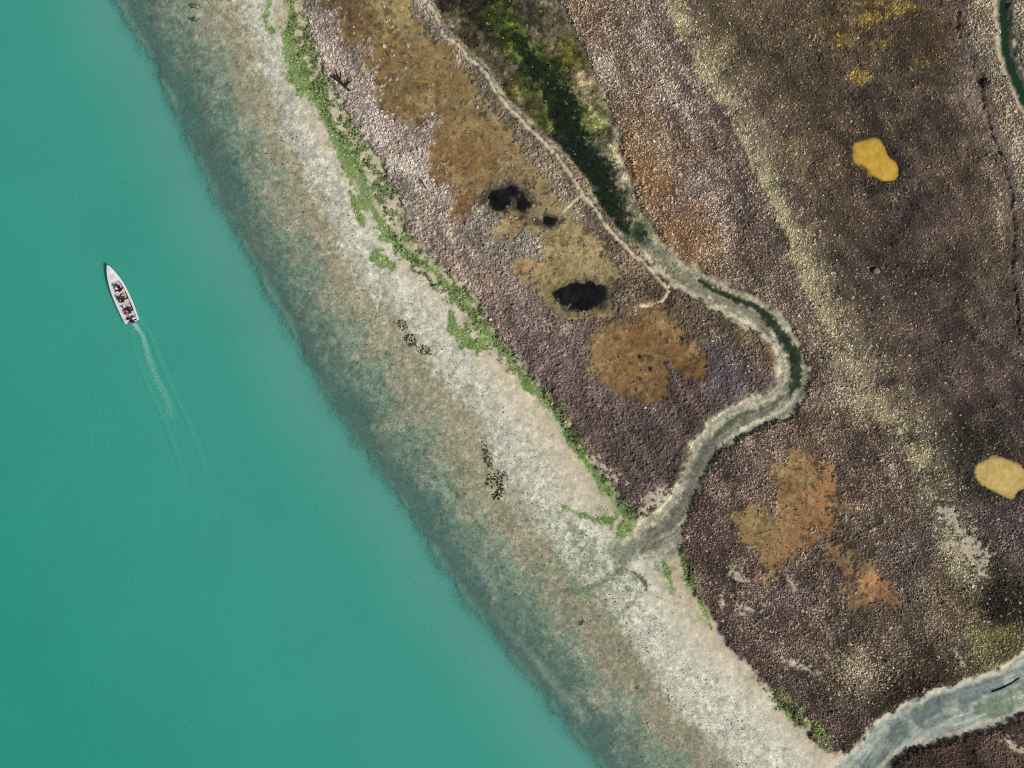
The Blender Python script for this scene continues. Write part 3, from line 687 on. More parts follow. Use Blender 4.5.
def tufts(name, px, py, rad, hgt, col, n, mat, label, leaf=.52, up=.85, sd=.16, sink=.05, rough=.45):
    N = len(px); z = samp(H, px, py) - sink
    ph = RNG.uniform(0, 2 * np.pi, (N, n)); u = RNG.uniform(.02, 1, (N, n)); s_ = np.sqrt(1 - u * u)
    d = np.stack([s_ * np.cos(ph), s_ * np.sin(ph), u], -1)
    k = RNG.uniform(.5, 1.0, (N, n, 1)); R = np.stack([rad, rad, hgt], -1)[:, None, :]
    c_ = np.stack([wx(px), wy(py), z], -1)[:, None, :] + d * R * k
    nm = d + RNG.normal(0, rough, (N, n, 3)); nm[..., 2] += up; nm /= np.linalg.norm(nm, axis=-1, keepdims=True)
    rv = RNG.normal(0, 1, (N, n, 3)); a = np.cross(nm, rv); a /= np.linalg.norm(a, axis=-1, keepdims=True) + 1e-6; b_ = np.cross(nm, a)
    L = (rad[:, None] * leaf * RNG.uniform(.7, 1.3, (N, n)))[..., None]; B = L * RNG.uniform(.4, .75, (N, n, 1))
    V = np.stack([c_ - a * L, c_ + b_ * B - a * L * .1, c_ + a * L, c_ - b_ * B + a * L * .1], 2)
    cc = col[:, None, :] * np.exp(RNG.normal(0, sd, (N, n, 1))) * (1 + RNG.normal(0, .05, (N, n, 3)))
    cc = np.repeat(np.clip(cc, .004, .8)[:, :, None, :], 4, 2).reshape(-1, 3)
    q = np.arange(N * n * 4).reshape(-1, 4)
    me = raw_mesh(name, V.reshape(-1, 3), q, cc, None, False)
    return tag(link(name, me, mat), label, kind='stuff')


inside = smooth(0, 3, plat)
open_ = 1 - np.maximum.reduce([smooth(-4, 4, pan) * (.985 - (.10 + .22 * smooth(-4, 4, pan_c)) * smooth(.2, 1.3, N_G + .6 * N_Y)), smooth(-2.0, .5, rimdist), smooth(-.5, 2.5, bare) * .80, smooth(-1.2, .3, levee), smooth(2.2, .8, ditch + N_F * 1.2 + N_S * .7) * .85,
                               smooth(-.5, .8, faint) * .7, smooth(-1, .5, gap), rim4])
clump = smooth(-2.2, .3, N_F + .4 * N_S + .5 * NDIR)
dens = inside * open_ * (.35 + .65 * clump)
dens = dens * (1 - .40 * tk)
dens = dens * (1 - .55 * ogm)
# coarse cushions of the western marsh and the lower marsh
coarse = dens * (1 - fine)
x, y = scatter(1.75, coarse)
N = len(x); big = np.exp(RNG.normal(0, .26, N)); lf = samp(left, x, y)
rad = (.105 + .035 * lf) * big; hgt = rad * RNG.uniform(1.0, 2.1, N)
base = samp(veg_col, x, y)
pl = np.clip(.45 + .20 * lf + .16 * samp(N_X, x, y) + .26 * samp(N_G, x, y), .05, .92)
lt = RNG.random(N) < pl
pal = (np.exp(RNG.normal(0, .18, N)) * np.where(lt, 1.26, .86))[:, None]
tn = (RNG.random(N) < .02 + .09 * (1 - lf) * smooth(-.6, .8, samp(N_Y, x, y)))[:, None]
base = np.where(tn, base * .3 + .7 * lin((158, 140, 112)) * .72, base)
base = base * (1 - .5 * lt[:, None]) + .5 * lt[:, None] * (base.mean(-1, keepdims=True) * np.array([1.22, .98, .80]))
hue = RNG.random(N)
rust = (hue < .14)[:, None] * np.array([.16, .02, -.18]); lil = (hue > .84)[:, None] * np.array([.0, .0, .10])
col = (1 - .40 * samp(panm, x, y)[:, None]) * base * GAIN_V * pal * (1 + rust + lil) * (1.44 - .68 * lf[:, None]) * np.array([1.04, 1.04, .93])
og_s = samp(ogm, x, y)[:, None]; col = col * (1 - og_s * .4) + og_s * .4 * lin((156, 118, 84)) * 1.3 * pal
tk_s = samp(tk, x, y)[:, None] * .8; col = col * (1 - tk_s) + tk_s * lin((176, 158, 118)) * 1.15 * pal
k = lf < .5
tufts('marsh_shrubs', x[k], y[k], rad[k], hgt[k], col[k] * 1.06, 10, mat_shrub, 'brown purple marsh shrubs between the winding creek and the lower river')
x, y = scatter(2.35, coarse * left)
N = len(x); rad = .165 * np.exp(RNG.normal(0, .22, N)); hgt = rad * RNG.uniform(.9, 1.6, N)
base = samp(veg_col, x, y) * (1 - .25 * samp(panm, x, y)[:, None])
pal = (np.exp(RNG.normal(0, .16, N) + .14 * np.clip(samp(N_E, x, y), -2, 1.2)))[:, None]; hue = RNG.random(N)
col = base * 1.36 * pal * (1 + (hue < .12)[:, None] * np.array([.10, .0, -.12]) + (hue > .85)[:, None] * np.array([-.02, .0, .08]))
tufts('salt_shrubs', x, y, rad, hgt, col, 18, mat_shrub, 'pinkish grey salt marsh shrubs in a belt between the beach and the winding creek', leaf=.40, up=1.0, sd=.13, rough=.30)
# finer cover of the upper right marsh
x, y = scatter(1.65, dens * fine * .85)
N = len(x); rad = .095 * np.exp(RNG.normal(0, .25, N)); hgt = rad * RNG.uniform(1.1, 2.3, N)
base = samp(veg_col, x, y); pal = np.exp(RNG.normal(0, .34, N))[:, None]
olive = np.clip(.22 + .16 * N_X + .12 * N_Y + .9 * samp(yel, XX, YY) + .16 * np.exp(-np.clip(tside, 0, 300) / 30), 0, .92)
ol = (RNG.random(N) < samp(olive, x, y))[:, None]
ys_ = samp(yel, x, y)[:, None]
col = base * GAIN_V * 1.08 * pal * np.where(ol, 1, .88) * np.where(ol, 1, np.array([1.03, .95, 1.07]))
col = np.where(ol, .45 * col + .55 * (lin((160, 138, 100)) * (1 - ys_) + lin((196, 166, 66)) * ys_) * (1.1 + .5 * ys_) * pal, col)
tk_s = samp(tk, x, y)[:, None] * .85; col = col * (1 - tk_s) + tk_s * lin((182, 169, 136)) * 1.5 * pal
tufts('marsh_heath', x, y, rad, hgt, col, 9, mat_shrub, 'fine brown and olive marsh plants around the bright yellow pond')
# bleached dry grass on the track, spots of it in the lower marsh
straw = np.maximum(tk * .95 * (1 - .6 * smooth(-.5, 1, bare)), .45 * smooth(-.3, .5, ell(862, 668, 34, 20, -10) + N_F * .35) * inside)
straw = np.maximum(straw, .35 * smooth(-.3, .4, ell(730, 350, 34, 10, 30) + N_F * .4) * inside * open_)
x, y = scatter(1.9, straw)
N = len(x); rad = .11 * np.exp(RNG.normal(0, .25, N))
col = lin((192, 178, 136)) * np.exp(RNG.normal(0, .3, N))[:, None] * 1.5
tufts('dry_grass', x, y, rad, rad * 1.2, col, 7, mat_shrub, 'straw coloured dry grass along the bleached track through the marsh')
# low mats on the ochre pans
matd = panm * .42 * (1 - smooth(-3, 0, rimdist)) * (.4 + .6 * smooth(-.5, 1, N_X))
x, y = scatter(1.9, matd)
N = len(x); rad = .075 * np.exp(RNG.normal(0, .3, N))
dk = (RNG.random(N) < .11)[:, None]
col = samp(pan_col, x, y) * np.exp(RNG.normal(0, .22, N))[:, None] * np.where(dk, .42, 1.30)
tufts('glasswort', x, y, rad, rad * .8, col, 6, mat_shrub, 'low ochre and rust coloured plants carpeting the bare salt pans', sink=.02)
# green weed of the beach crest and the pale green fringe behind it
x, y = scatter(1.7, gm * .75 + sparse * .22)
N = len(x); rad = .085 * np.exp(RNG.normal(0, .3, N))
g2 = RNG.random(N)[:, None]
col = (lin((116, 140, 66)) * g2 + lin((148, 164, 106)) * (1 - g2)) * 1.45 * np.exp(RNG.normal(0, .28, N))[:, None]
tufts('green_weed', x, y, rad, rad * .7, col, 6, mat_weed, 'bright green weed along the crest of the beach', sink=.02)
x, y = scatter(1.9, fr2 * 1.25)
N = len(x); rad = .12 * np.exp(RNG.normal(0, .3, N)); g2 = RNG.random(N)[:, None]
col = (lin((142, 154, 100)) * g2 + lin((74, 88, 48)) * (1 - g2)) * 1.15 * np.exp(RNG.normal(0, .3, N))[:, None]
tufts('sea_purslane', x, y, rad, rad * 1.9, col, 8, mat_weed, 'pale grey green low plants between green weed and marsh shrubs')
# reeds and weed growing in the creek
cd = smooth(0, 5, creek) * smooth(300, 240, YY) * .75
lum = creek_col.mean(-1)
x, y = scatter(1.7, cd)
N = len(x); rad = .085 * np.exp(RNG.normal(0, .35, N))
col = samp(creek_col, x, y) * 1.0 * np.exp(RNG.normal(0, .5, N))[:, None] + .002
hi = (RNG.random(N) < .03)[:, None]; col = np.where(hi, lin((140, 150, 105)), col)
tufts('creek_weed', x, y, rad, rad * .9, col, 7, mat_weed, 'dark green and grey water plants filling the wide upper creek', sink=.03)

# dark flecks of seaweed and shell on the flat
fl = (.10 + .55 * smooth(.0, 1.4, N_B) + .25 * smooth(.3, 1.4, N_X)) * smooth(.08, .2, t) * (1 - smooth(.62, .80, t)) * (plat < -3) * (sea < 0) * (1 - smooth(-2, 2, river))
fl = fl + low * .16 * smooth(.52, .62, t) * (1 - smooth(.74, .88, t)) * (plat < -3) * (sea < 0) + fan * .25 * (plat < -3) * (1 - smooth(-2, 2, creek))
x, y = scatter(1.8, np.clip(fl, 0, .8))
N = len(x); rad = .042 * np.exp(RNG.normal(0, .36, N)); g2 = RNG.random(N)[:, None]
col = (lin((82, 92, 70)) * g2 + lin((108, 108, 90)) * (1 - g2)) * np.exp(RNG.normal(0, .3, N))[:, None]
tufts('seaweed_flecks', x, y, rad, rad * .35, col, 4, mat_weed, 'small dark scraps of seaweed strewn over the mudflat', leaf=.8, up=1.5, sink=0)
fl = (low * .26 + .06) * smooth(.50, .60, t) * (1 - smooth(.78, .92, t)) * (plat < -3) * (sea < 0)
x, y = scatter(2.4, fl)
N = len(x); rad = .04 * np.exp(RNG.normal(0, .35, N)); col = lin((208, 200, 184)) * np.exp(RNG.normal(0, .12, N))[:, None]
tufts('shell_grit', x, y, rad, rad * .4, col, 4, mat_weed, 'pale broken shell scattered over the upper beach', leaf=.8, up=1.5, sink=0)

# ------------------------------------------------------------------ single things lying about
mat_clump = plant_material('seaweed', .3)


def heap(name, px, py, rx, ry, rot, n, colr, label, cat, group=None, h=.10, leaf=.16, holes=.35):
    """one matted heap of fronds; its origin lies on the ground"""
    z0 = float(samp(H, np.array([px]), np.array([py]))[0])
    rr = np.sqrt(RNG.random(n * 2)); a = RNG.uniform(0, 2 * np.pi, n * 2)
    k = np.sin(a * 3 + px) * .5 + np.sin(a * 5 + py) * .5 + RNG.normal(0, .5, n * 2) > -1 + holes
    rr, a = rr[k][:n], a[k][:n]; m = len(rr)
    lx, ly = rx * rr * np.cos(a), ry * rr * np.sin(a); c_, s_ = math.cos(rot), math.sin(rot)
    X = lx * c_ - ly * s_; Y = lx * s_ + ly * c_
    gz = samp(H, px + X / S, py - Y / S) - z0
    Z = gz + h * (1 - rr * .8) * RNG.uniform(.2, 1, m)
    c3 = np.stack([X, Y, Z], -1); nm = RNG.normal(0, .5, (m, 3)); nm[:, 2] += 1; nm /= np.linalg.norm(nm, axis=1, keepdims=True)
    t1 = np.cross(nm, RNG.normal(0, 1, (m, 3))); t1 /= np.linalg.norm(t1, axis=1, keepdims=True); t2 = np.cross(nm, t1)
    L = leaf * RNG.uniform(.5, 1.2, (m, 1)); B = L * RNG.uniform(.25, .6, (m, 1))
    V = np.stack([c3 - t1 * L, c3 + t2 * B, c3 + t1 * L, c3 - t2 * B], 1)
    cc = lin(colr) * np.exp(RNG.normal(0, .35, (m, 1))) * np.ones((m, 3))
    me = raw_mesh(name, V.reshape(-1, 3), np.arange(m * 4).reshape(-1, 4), np.repeat(cc, 4, 0), None, False)
    o = link(name, me, mat_clump); o.location = (wx(px), wy(py), z0)
    return tag(o, label, cat, group)


G = 'dark seaweed clumps on the mudflat'
heap('seaweed_clump', 496.5, 480, 1.2, .9, .4, 120, (58, 62, 42), 'widest dark seaweed clump where tan flat meets pale sand', 'seaweed', G)
heap('seaweed_clump', 498, 494, .8, .5, .7, 70, (44, 47, 34), 'blackish seaweed clump just below the widest one', 'seaweed', G)
heap('seaweed_clump', 487, 457, .4, 1.5, .35, 90, (74, 80, 48), 'thin greenish seaweed streak above the widest dark clump', 'seaweed', G, .05, .20)
heap('seaweed_clump', 402.5, 326, .5, .75, .5, 60, (78, 84, 60), 'small dark seaweed clump upper of the pair left of the green hook of weed', 'seaweed', G)
heap('seaweed_clump', 410, 340, .55, .8, .5, 80, (62, 68, 48), 'darker seaweed clump lower of the pair left of the green hook of weed', 'seaweed', G)
heap('seaweed_clump', 424, 350, .9, .5, -.4, 90, (82, 92, 58), 'loose greenish seaweed scraps trailing right of a dark clump', 'seaweed', G, .05, .17)
heap('seaweed_clump', 193, 5, .7, .25, -.2, 45, (50, 62, 44), 'green seaweed strand at the very top of the mudflat', 'seaweed', G, .06, .13)
heap('seaweed_clump', 193, 17.5, .6, .25, .1, 45, (50, 62, 44), 'green seaweed strand just below the topmost strand', 'seaweed', G, .06, .13)
heap('seaweed_clump', 581, 622, .3, .4, 0, 26, (46, 52, 34), 'small dark seaweed clump on the flat below the creek mouth', 'seaweed', G, .06, .12)
heap('seaweed_clump', 637, 688, .22, .25, 0, 18, (44, 46, 38), 'tiny dark seaweed clump on pale sand in the lower beach', 'seaweed', G, .06, .1)
heap('bush', 1008.3, 492.5, .30, .26, 0, 60, (50, 42, 30), 'small round dark bush standing in the edge of the tan pond', 'bush', None, .3, .11, 0)
heap('bush', 1001, 160, .9, .7, .5, 150, (128, 110, 96), 'pinkish grey bush beside the dark ditch at the right', 'bush', None, .5, .15, .0)
heap('bush', 984, 84, .5, .45, .5, 90, (58, 48, 42), 'dark round bush in the ditch beside the narrow green channel', 'bush', None, .4, .14, .0)
heap('bush', 791, 708, 1.0, .55, -.6, 110, (60, 74, 38), 'dark green bush at the beach end of the lower marsh', 'bush', None, .3, .14, .1)
heap('bush', 817.5, 729, .6, .9, .3, 110, (138, 160, 52), 'bright lime green bush near the river mouth', 'bush', None, .25, .13, .1)
heap('bush', 687, 566, .55, 1.1, .25, 120, (86, 98, 52), 'olive green bush at the marsh edge beside the creek mouth', 'bush', None, .3, .13, .1)

wood_pale = simple('bleached wood', (206, 190, 178), .8, .1, .25, 8, 0, .4)
wood_dark = simple('dark wet wood', (44, 38, 32), .7, .2, .35, 8, 0, .4)
stone = simple('pale stone', (124, 106, 98), .9, .1, .25, 7, 0, .6)


def stick(name, pts, rads, mat, label, cat, lift):
    """a crooked tapered log with a few stubs"""
    bm = bmesh.new(); P = []
    for (x_, y_), r in zip(pts, rads):
        P.append(Vector((wx(x_), wy(y_), float(samp(H, np.array([float(x_)]), np.array([float(y_)]))[0]) + lift + r)))
    o0 = P[0].copy(); o0.z -= rads[0] + lift * 0

    def tube(Q, R, ns=8):
        rings = []
        for i, q in enumerate(Q):
            d = (Q[min(i + 1, len(Q) - 1)] - Q[max(i - 1, 0)]).normalized(); s_ = d.cross(Vector((0, 0, 1))).normalized(); u_ = s_.cross(d)
            rings.append([bm.verts.new(q - o0 + (s_ * math.cos(k * 2 * math.pi / ns) + u_ * math.sin(k * 2 * math.pi / ns)) * R[i] * random.uniform(.85, 1.15)) for k in range(ns)])
        for i in range(len(rings) - 1):
            for k in range(ns): bm.faces.new((rings[i][k], rings[i][(k + 1) % ns], rings[i + 1][(k + 1) % ns], rings[i + 1][k]))
        bm.faces.new(rings[0][::-1]); bm.faces.new(rings[-1])
    tube(P, rads)
    for k in range(2):
        q = P[1 + k % (len(P) - 1)]; v = Vector((random.uniform(-1, 1), random.uniform(-1, 1), .5)).normalized() * rads[0] * 5
        tube([q, q + v * .5, q + v], [rads[0] * .5, rads[0] * .35, rads[0] * .15], 6)
    bmesh.ops.recalc_face_normals(bm, faces=bm.faces)
    me = bpy.data.meshes.new(name); bm.to_mesh(me); bm.free()
    o = link(name, me, mat); o.location = o0
    return tag(o, label, cat)


stick('driftwood_log', [(423.3, 181.5), (425, 184.5), (427.3, 188), (429, 191)], [.09, .11, .10, .06], wood_pale, 'bleached white driftwood log on the pinkish shrubs near the beach', 'driftwood', .28)
stick('fallen_log', [(336, 78.5), (341, 83), (346, 88), (350.5, 92.5)], [.22, .15, .12, .09], wood_dark, 'dark wet log lying at the seaward edge of the pinkish shrubs', 'log', .10)
stick('driftwood_branch', [(993, 692.5), (1003, 689), (1012, 684), (1021, 678.5)], [.05, .06, .05, .03], wood_dark, 'long dark branch stranded in the grey green river bed', 'driftwood', 0)


def rock(name, px, py, r, label, cat, mat):
    bm = bmesh.new(); bmesh.ops.create_icosphere(bm, subdivisions=3, radius=1)
    ph = [random.uniform(0, 6) for _ in range(6)]
    for v in bm.verts:
        c_ = v.co; k = 1 + .13 * math.sin(3 * c_.x + ph[0]) * math.sin(2.5 * c_.y + ph[1]) + .10 * math.sin(5 * c_.z + ph[2] + 3 * c_.x) + .04 * math.sin(11 * c_.y + ph[3])
        v.co = Vector((c_.x * k, c_.y * k * .85, max(c_.z * k * .75, -.35))) * r
    me = bpy.data.meshes.new(name); bm.to_mesh(me); bm.free()
    for p_ in me.polygons: p_.use_smooth = True
    z = float(samp(H, np.array([float(px)]), np.array([float(py)]))[0])
    o = link(name, me, mat); o.location = (wx(px), wy(py), z + .12 * r + .1); return tag(o, label, cat)


rock('boulder', 874.5, 271.5, .36, 'pale pinkish boulder alone in the dark upper marsh', 'boulder', stone)
white_stone = simple('white stone', (214, 208, 200), .85, .2, .12, 9, 0, .4)
rock('stone', 490.5, 319.5, .16, 'small white stone among shrubs beside the green hook of weed', 'stone', white_stone)
rock('stone', 644.5, 407.5, .13, 'tiny white stone below the rusty salt pan', 'stone', white_stone)

# ------------------------------------------------------------------ the boat
paint_hull = simple('boat hull paint', (226, 226, 226), .45, .4, .08, 3)
paint_deck = simple('boat deck paint', (218, 215, 215), .6, .3, .10, 9)
paint_floor = simple('boat floor paint', (184, 176, 170), .7, .2, .25, 7)
rail_mat = simple('rubbing strake', (222, 220, 218), .5, .3, .08, 6)
bench_mat = simple('bench boards', (206, 194, 180), .6, .2, .15, 8)
metal = simple('boat fittings', (190, 192, 194), .35, .5, .1, 6, .8)
black_pl = simple('black cowling', (22, 22, 25), .35, .5, .2, 6)
TH = math.atan2(2.42, 5.62)
BOAT_X, BOAT_Y = wx(121.0), wy(293.9)
FWD = Vector((-math.sin(TH), math.cos(TH), 0)); RGT = Vector((math.cos(TH), math.sin(TH), 0))


def boat_pt(along, perp, z):
    """along: metres aft of the bow tip; perp: metres to starboard"""
    return Vector((BOAT_X, BOAT_Y, 0)) + FWD * (3.06 - along) + RGT * perp + Vector((0, 0, z))


boat = empty('motor_boat', (BOAT_X, BOAT_Y, 0), TH)
tag(boat, 'pale grey open motorboat with pointed bow heading up through green water', 'boat')
ST = [0, .12, .35, .7, 1.1, 1.6, 2.1, 2.7, 3.3, 3.9, 4.5, 5.1, 5.6, 6.08]        # aft of the bow
HB = [.02, .10, .21, .35, .48, .60, .69, .76, .79, .80, .79, .76, .73, .69]      # half beam at the gunwale
SH = [.78, .77, .75, .72, .69, .66, .63, .61, .59, .58, .57, .57, .57, .57]      # sheer height
SH = [z * .84 for z in SH]
KL = [.40, .12, -.06, -.15, -.19, -.20, -.2, -.2, -.2, -.2, -.2, -.19, -.19, -.18]


def loc(a, x, z): return Vector((x, 3.06 - a, z))


def bm_obj(name, bm, mat, parent, smooth_=False):
    bmesh.ops.recalc_face_normals(bm, faces=bm.faces)
    me = bpy.data.meshes.new(name); bm.to_mesh(me); bm.free()
    for p_ in me.polygons: p_.use_smooth = smooth_
    return link(name, me, mat, parent)


def loft(bm, rows, caps=True):
    R = [[bm.verts.new(v) for v in r] for r in rows]
    for i in range(len(R) - 1):
        for k in range(len(R[0]) - 1): bm.faces.new((R[i][k], R[i][k + 1], R[i + 1][k + 1], R[i + 1][k]))
    return R


bm = bmesh.new()
rows = []
for a, h, s_, k in zip(ST, HB, SH, KL):
    ch = min(k + .24, s_ - .1)
    rows.append([loc(a, -h, s_), loc(a, -h * .93, (s_ + ch) / 2), loc(a, -h * .84, ch), loc(a, -h * .45, k + .09), loc(a, 0, k),
                 loc(a, h * .45, k + .09), loc(a, h * .84, ch), loc(a, h * .93, (s_ + ch) / 2), loc(a, h, s_)])
R = loft(bm, rows); bm.faces.new(R[-1]); bm.faces.new(R[0][::-1])
bm_obj('hull', bm, paint_hull, boat, True)
# deck ring: foredeck and side decks with the cockpit opening
SW = [1, 1, 1, 1, 1, 1, .20, .17, .16, .16, .16, .16, .16, .16]
bm = bmesh.new()
fr = [[loc(a, -h, s_ + .004), loc(a, -h * .5, s_ + .03), loc(a, 0, s_ + .045), loc(a, h * .5, s_ + .03), loc(a, h, s_ + .004)] for a, h, s_ in list(zip(ST, HB, SH))[:6]]
a, h, s_ = 1.75, .63, .55
fr.append([loc(a, -h, s_ + .004), loc(a, -h * .5, s_ + .03), loc(a, 0, s_ + .04), loc(a, h * .5, s_ + .03), loc(a, h, s_ + .004)])
R = loft(bm, fr)
low_ = [bm.verts.new(v.co - Vector((0, 0, .1))) for v in R[-1]]
for k in range(4): bm.faces.new((R[-1][k], R[-1][k + 1], low_[k + 1], low_[k]))
bm_obj('foredeck', bm, paint_deck, boat)
for sgn in (-1, 1):
    bm = bmesh.new(); rws = []
    for a, h, s_ in [(1.753, .631, .548)] + list(zip(ST, HB, SH))[6:]:
        w = .17 + .10 * max(0, (2.3 - a))
        rws.append([loc(a, sgn * h, s_ + .005), loc(a, sgn * (h - w), s_ + .015), loc(a, sgn * (h - w - .02), s_ - .09), loc(a, sgn * (h - w - .06), .09)])
    loft(bm, rws)
    bm_obj('side_deck', bm, paint_deck, boat)
bm = bmesh.new()
loft(bm, [[loc(a, -(h - .22), .09), loc(a, 0, .08), loc(a, h - .22, .09)] for a, h in ((1.3, .54), (1.75, .63), (2.7, .76), (3.9, .80), (5.1, .76), (5.75, .72))])
bm_obj('floor', bm, paint_floor, boat)


def box(bm, c_, d, bev=.015):
    g = bmesh.ops.create_cube(bm, size=1); vs = g['verts']
    for v in vs: v.co = Vector(c_) + Vector((v.co.x * d[0], v.co.y * d[1], v.co.z * d[2]))
    if bev:
        ed = list({e for v in vs for e in v.link_edges}); bmesh.ops.bevel(bm, geom=ed, offset=bev, segments=2, affect='EDGES')


bm = bmesh.new(); box(bm, loc(5.83, 0, .29), (1.0, .16, .39)); bm_obj('transom', bm, paint_deck, boat)
for a, w in ((2.85, 1.12), (3.95, 1.22), (5.25, 1.14)):
    bm = bmesh.new()
    for k in (-.12, 0, .12): box(bm, loc(a + k, 0, .36), (w, .112, .035), .008)
    box(bm, loc(a, 0, .215), (.08, .22, .26), .01)
    bm_obj('bench', bm, bench_mat, boat)
# rubbing strake
bm = bmesh.new()
for sgn in (-1, 1):
    rws = []
    for a, h, s_ in zip(ST, HB, SH):
        rws.append([loc(a, sgn * (h + .002), s_ + .03), loc(a, sgn * (h + .035), s_ + .022), loc(a, sgn * (h + .035), s_ - .03), loc(a, sgn * (h - .01), s_ - .035)])
    loft(bm, rws)
bm_obj('rub_rail', bm, rail_mat, boat)
bm = bmesh.new(); box(bm, loc(.45, 0, .682), (.05, .20, .03), .01); box(bm, loc(.38, 0, .665), (.03, .03, .05), .005); box(bm, loc(.52, 0, .66), (.03, .03, .05), .005); bm_obj('cleat', bm, metal, boat)
for sgn in (-1, 1):
    bm = bmesh.new(); box(bm, loc(5.6, sgn * .63, .515), (.05, .18, .03), .01); box(bm, loc(5.54, sgn * .63, .50), (.03, .03, .05), .005); box(bm, loc(5.66, sgn * .63, .50), (.03, .03, .05), .005); bm_obj('cleat', bm, metal, boat)
# hatch on the foredeck
bm = bmesh.new(); box(bm, loc(1.25, 0, .626), (.46, .42, .03), .012); bm_obj('hatch', bm, simple('hatch paint', (204, 200, 200), .5, .3, .06, 6), boat)
# outboard engine
eng = link('outboard_motor', bpy.data.meshes.new('outboard_motor'), None, boat); bm = bmesh.new()
box(bm, loc(6.05, .10, .50), (.14, .16, .30), .02); box(bm, loc(6.16, .10, .05), (.10, .14, .75), .03); box(bm, loc(6.18, .10, -.28), (.24, .32, .02), .008)
bm.to_mesh(eng.data); bm.free(); eng.data.materials.append(black_pl)
bm = bmesh.new(); g = bmesh.ops.create_uvsphere(bm, u_segments=20, v_segments=12, radius=1)
for v in bm.verts:
    q = v.co; v.co = loc(6.14, .10, .78) + Vector((math.copysign(abs(q.x) ** .7, q.x) * .17, math.copysign(abs(q.y) ** .7, q.y) * .20, math.copysign(abs(q.z) ** .8, q.z) * .17))
bm_obj('cowling', bm, black_pl, eng, True)
bm = bmesh.new(); box(bm, loc(5.78, .08, .72), (.045, .46, .045), .015); bm_obj('tiller', bm, black_pl, eng)
bm = bmesh.new()
for k in range(3):
    an = k * 2 * math.pi / 3; c3 = loc(6.40, .10 + .09 * math.cos(an), -.42 + .09 * math.sin(an)); box(bm, c3, (.09, .02, .09), .006)
box(bm, loc(6.34, .10, -.42), (.07, .18, .07), .02); bm_obj('propeller', bm, metal, eng)

# loose gear in the boat
def gear(name, along, perp, z, d, mat, label, cat, rz=0):
    bm = bmesh.new(); box(bm, (0, 0, d[2] / 2), d, min(d) * .18)
    o = bm_obj(name, bm, mat, None); o.location = boat_pt(along, perp, z); o.rotation_euler.z = TH + rz
    return tag(o, label, cat), o


red_cloth = simple('red fabric', (196, 62, 58), .8, .1, .2, 9, 0, .4)
blue_cool = simple('blue plastic', (66, 132, 168), .4, .4, .1, 6)
white_pl = simple('white plastic', (226, 230, 232), .4, .4, .06, 6)
tan_cloth = simple('tan canvas', (196, 168, 140), .85, .1, .2, 8, 0, .4)
dark_cloth = simple('dark bag', (34, 34, 40), .85, .1, .25, 8, 0, .4)


def cooler(along, perp, rz):
    r = empty('cooler_box', boat_pt(along, perp, .10), TH + rz); tag(r, 'pale blue cooler box with white lid on the boat floor amidships', 'cooler box')
    bm = bmesh.new(); box(bm, (0, 0, .14), (.42, .28, .28), .03); bm_obj('body', bm, blue_cool, r)
    bm = bmesh.new(); box(bm, (0, 0, .308), (.45, .31, .05), .02); bm_obj('lid', bm, white_pl, r)
    bm = bmesh.new(); box(bm, (.225, 0, .24), (.02, .2, .03), .008); bm_obj('handle', bm, white_pl, r)
    bm = bmesh.new(); box(bm, (-.225, 0, .24), (.02, .2, .03), .008); bm_obj('handle', bm, white_pl, r)


cooler(4.38, -.34, .2)


def duffel(name, along, perp, z, L, rad, mat, strap, label, rz):
    r = empty(name, boat_pt(along, perp, z), TH + rz); tag(r, label, 'bag')
    bm = bmesh.new(); bmesh.ops.create_uvsphere(bm, u_segments=18, v_segments=12, radius=1)
    for v in bm.verts:
        q = v.co; v.co = Vector((math.copysign(abs(q.x) ** .6, q.x) * L / 2, q.y * rad * (1 + .06 * math.sin(9 * q.x)), (q.z * .9 + .85) * rad))
    bm_obj('body', bm, mat, r, True)
    for k in (-.18, .18):
        bm = bmesh.new(); rws = []
        for i in range(13):
            an = math.pi * i / 12; rws.append([Vector((k * L - .02, math.cos(an) * rad * 1.06, (math.sin(an) * .98 + .8) * rad)), Vector((k * L + .02, math.cos(an) * rad * 1.06, (math.sin(an) * .98 + .8) * rad))])
        loft(bm, rws); bm_obj('strap', bm, strap, r)


duffel('duffel_bag', 3.20, .12, .10, .46, .15, tan_cloth, dark_cloth, 'tan canvas bag on the boat floor behind the front passenger', .5)
duffel('duffel_bag', 2.45, -.28, .10, .36, .13, red_cloth, dark_cloth, 'small red bag beside the front passenger', 1.0)
duffel('duffel_bag', 5.55, -.40, .10, .36, .13, dark_cloth, red_cloth, 'small black bag in the stern corner of the boat', .3)


def fuel_can(along, perp, rz):
    r = empty('fuel_can', boat_pt(along, perp, .10), TH + rz); tag(r, 'grey and white fuel can by the starboard side near the stern', 'fuel can')
    bm = bmesh.new(); box(bm, (0, 0, .12), (.26, .38, .24), .05); bm_obj('body', bm, white_pl, r)
    bm = bmesh.new(); box(bm, (0, .02, .27), (.03, .2, .03), .01); box(bm, (0, .11, .25), (.03, .03, .05), .008); box(bm, (0, -.07, .25), (.03, .03, .05), .008); bm_obj('handle', bm, dark_cloth, r)
    bm = bmesh.new(); bmesh.ops.create_cone(bm, cap_ends=True, segments=16, radius1=.035, radius2=.03, depth=.05, matrix=Matrix.Translation((0, -.14, .262))); bm_obj('cap', bm, red_cloth, r)


fuel_can(5.55, .44, .2)


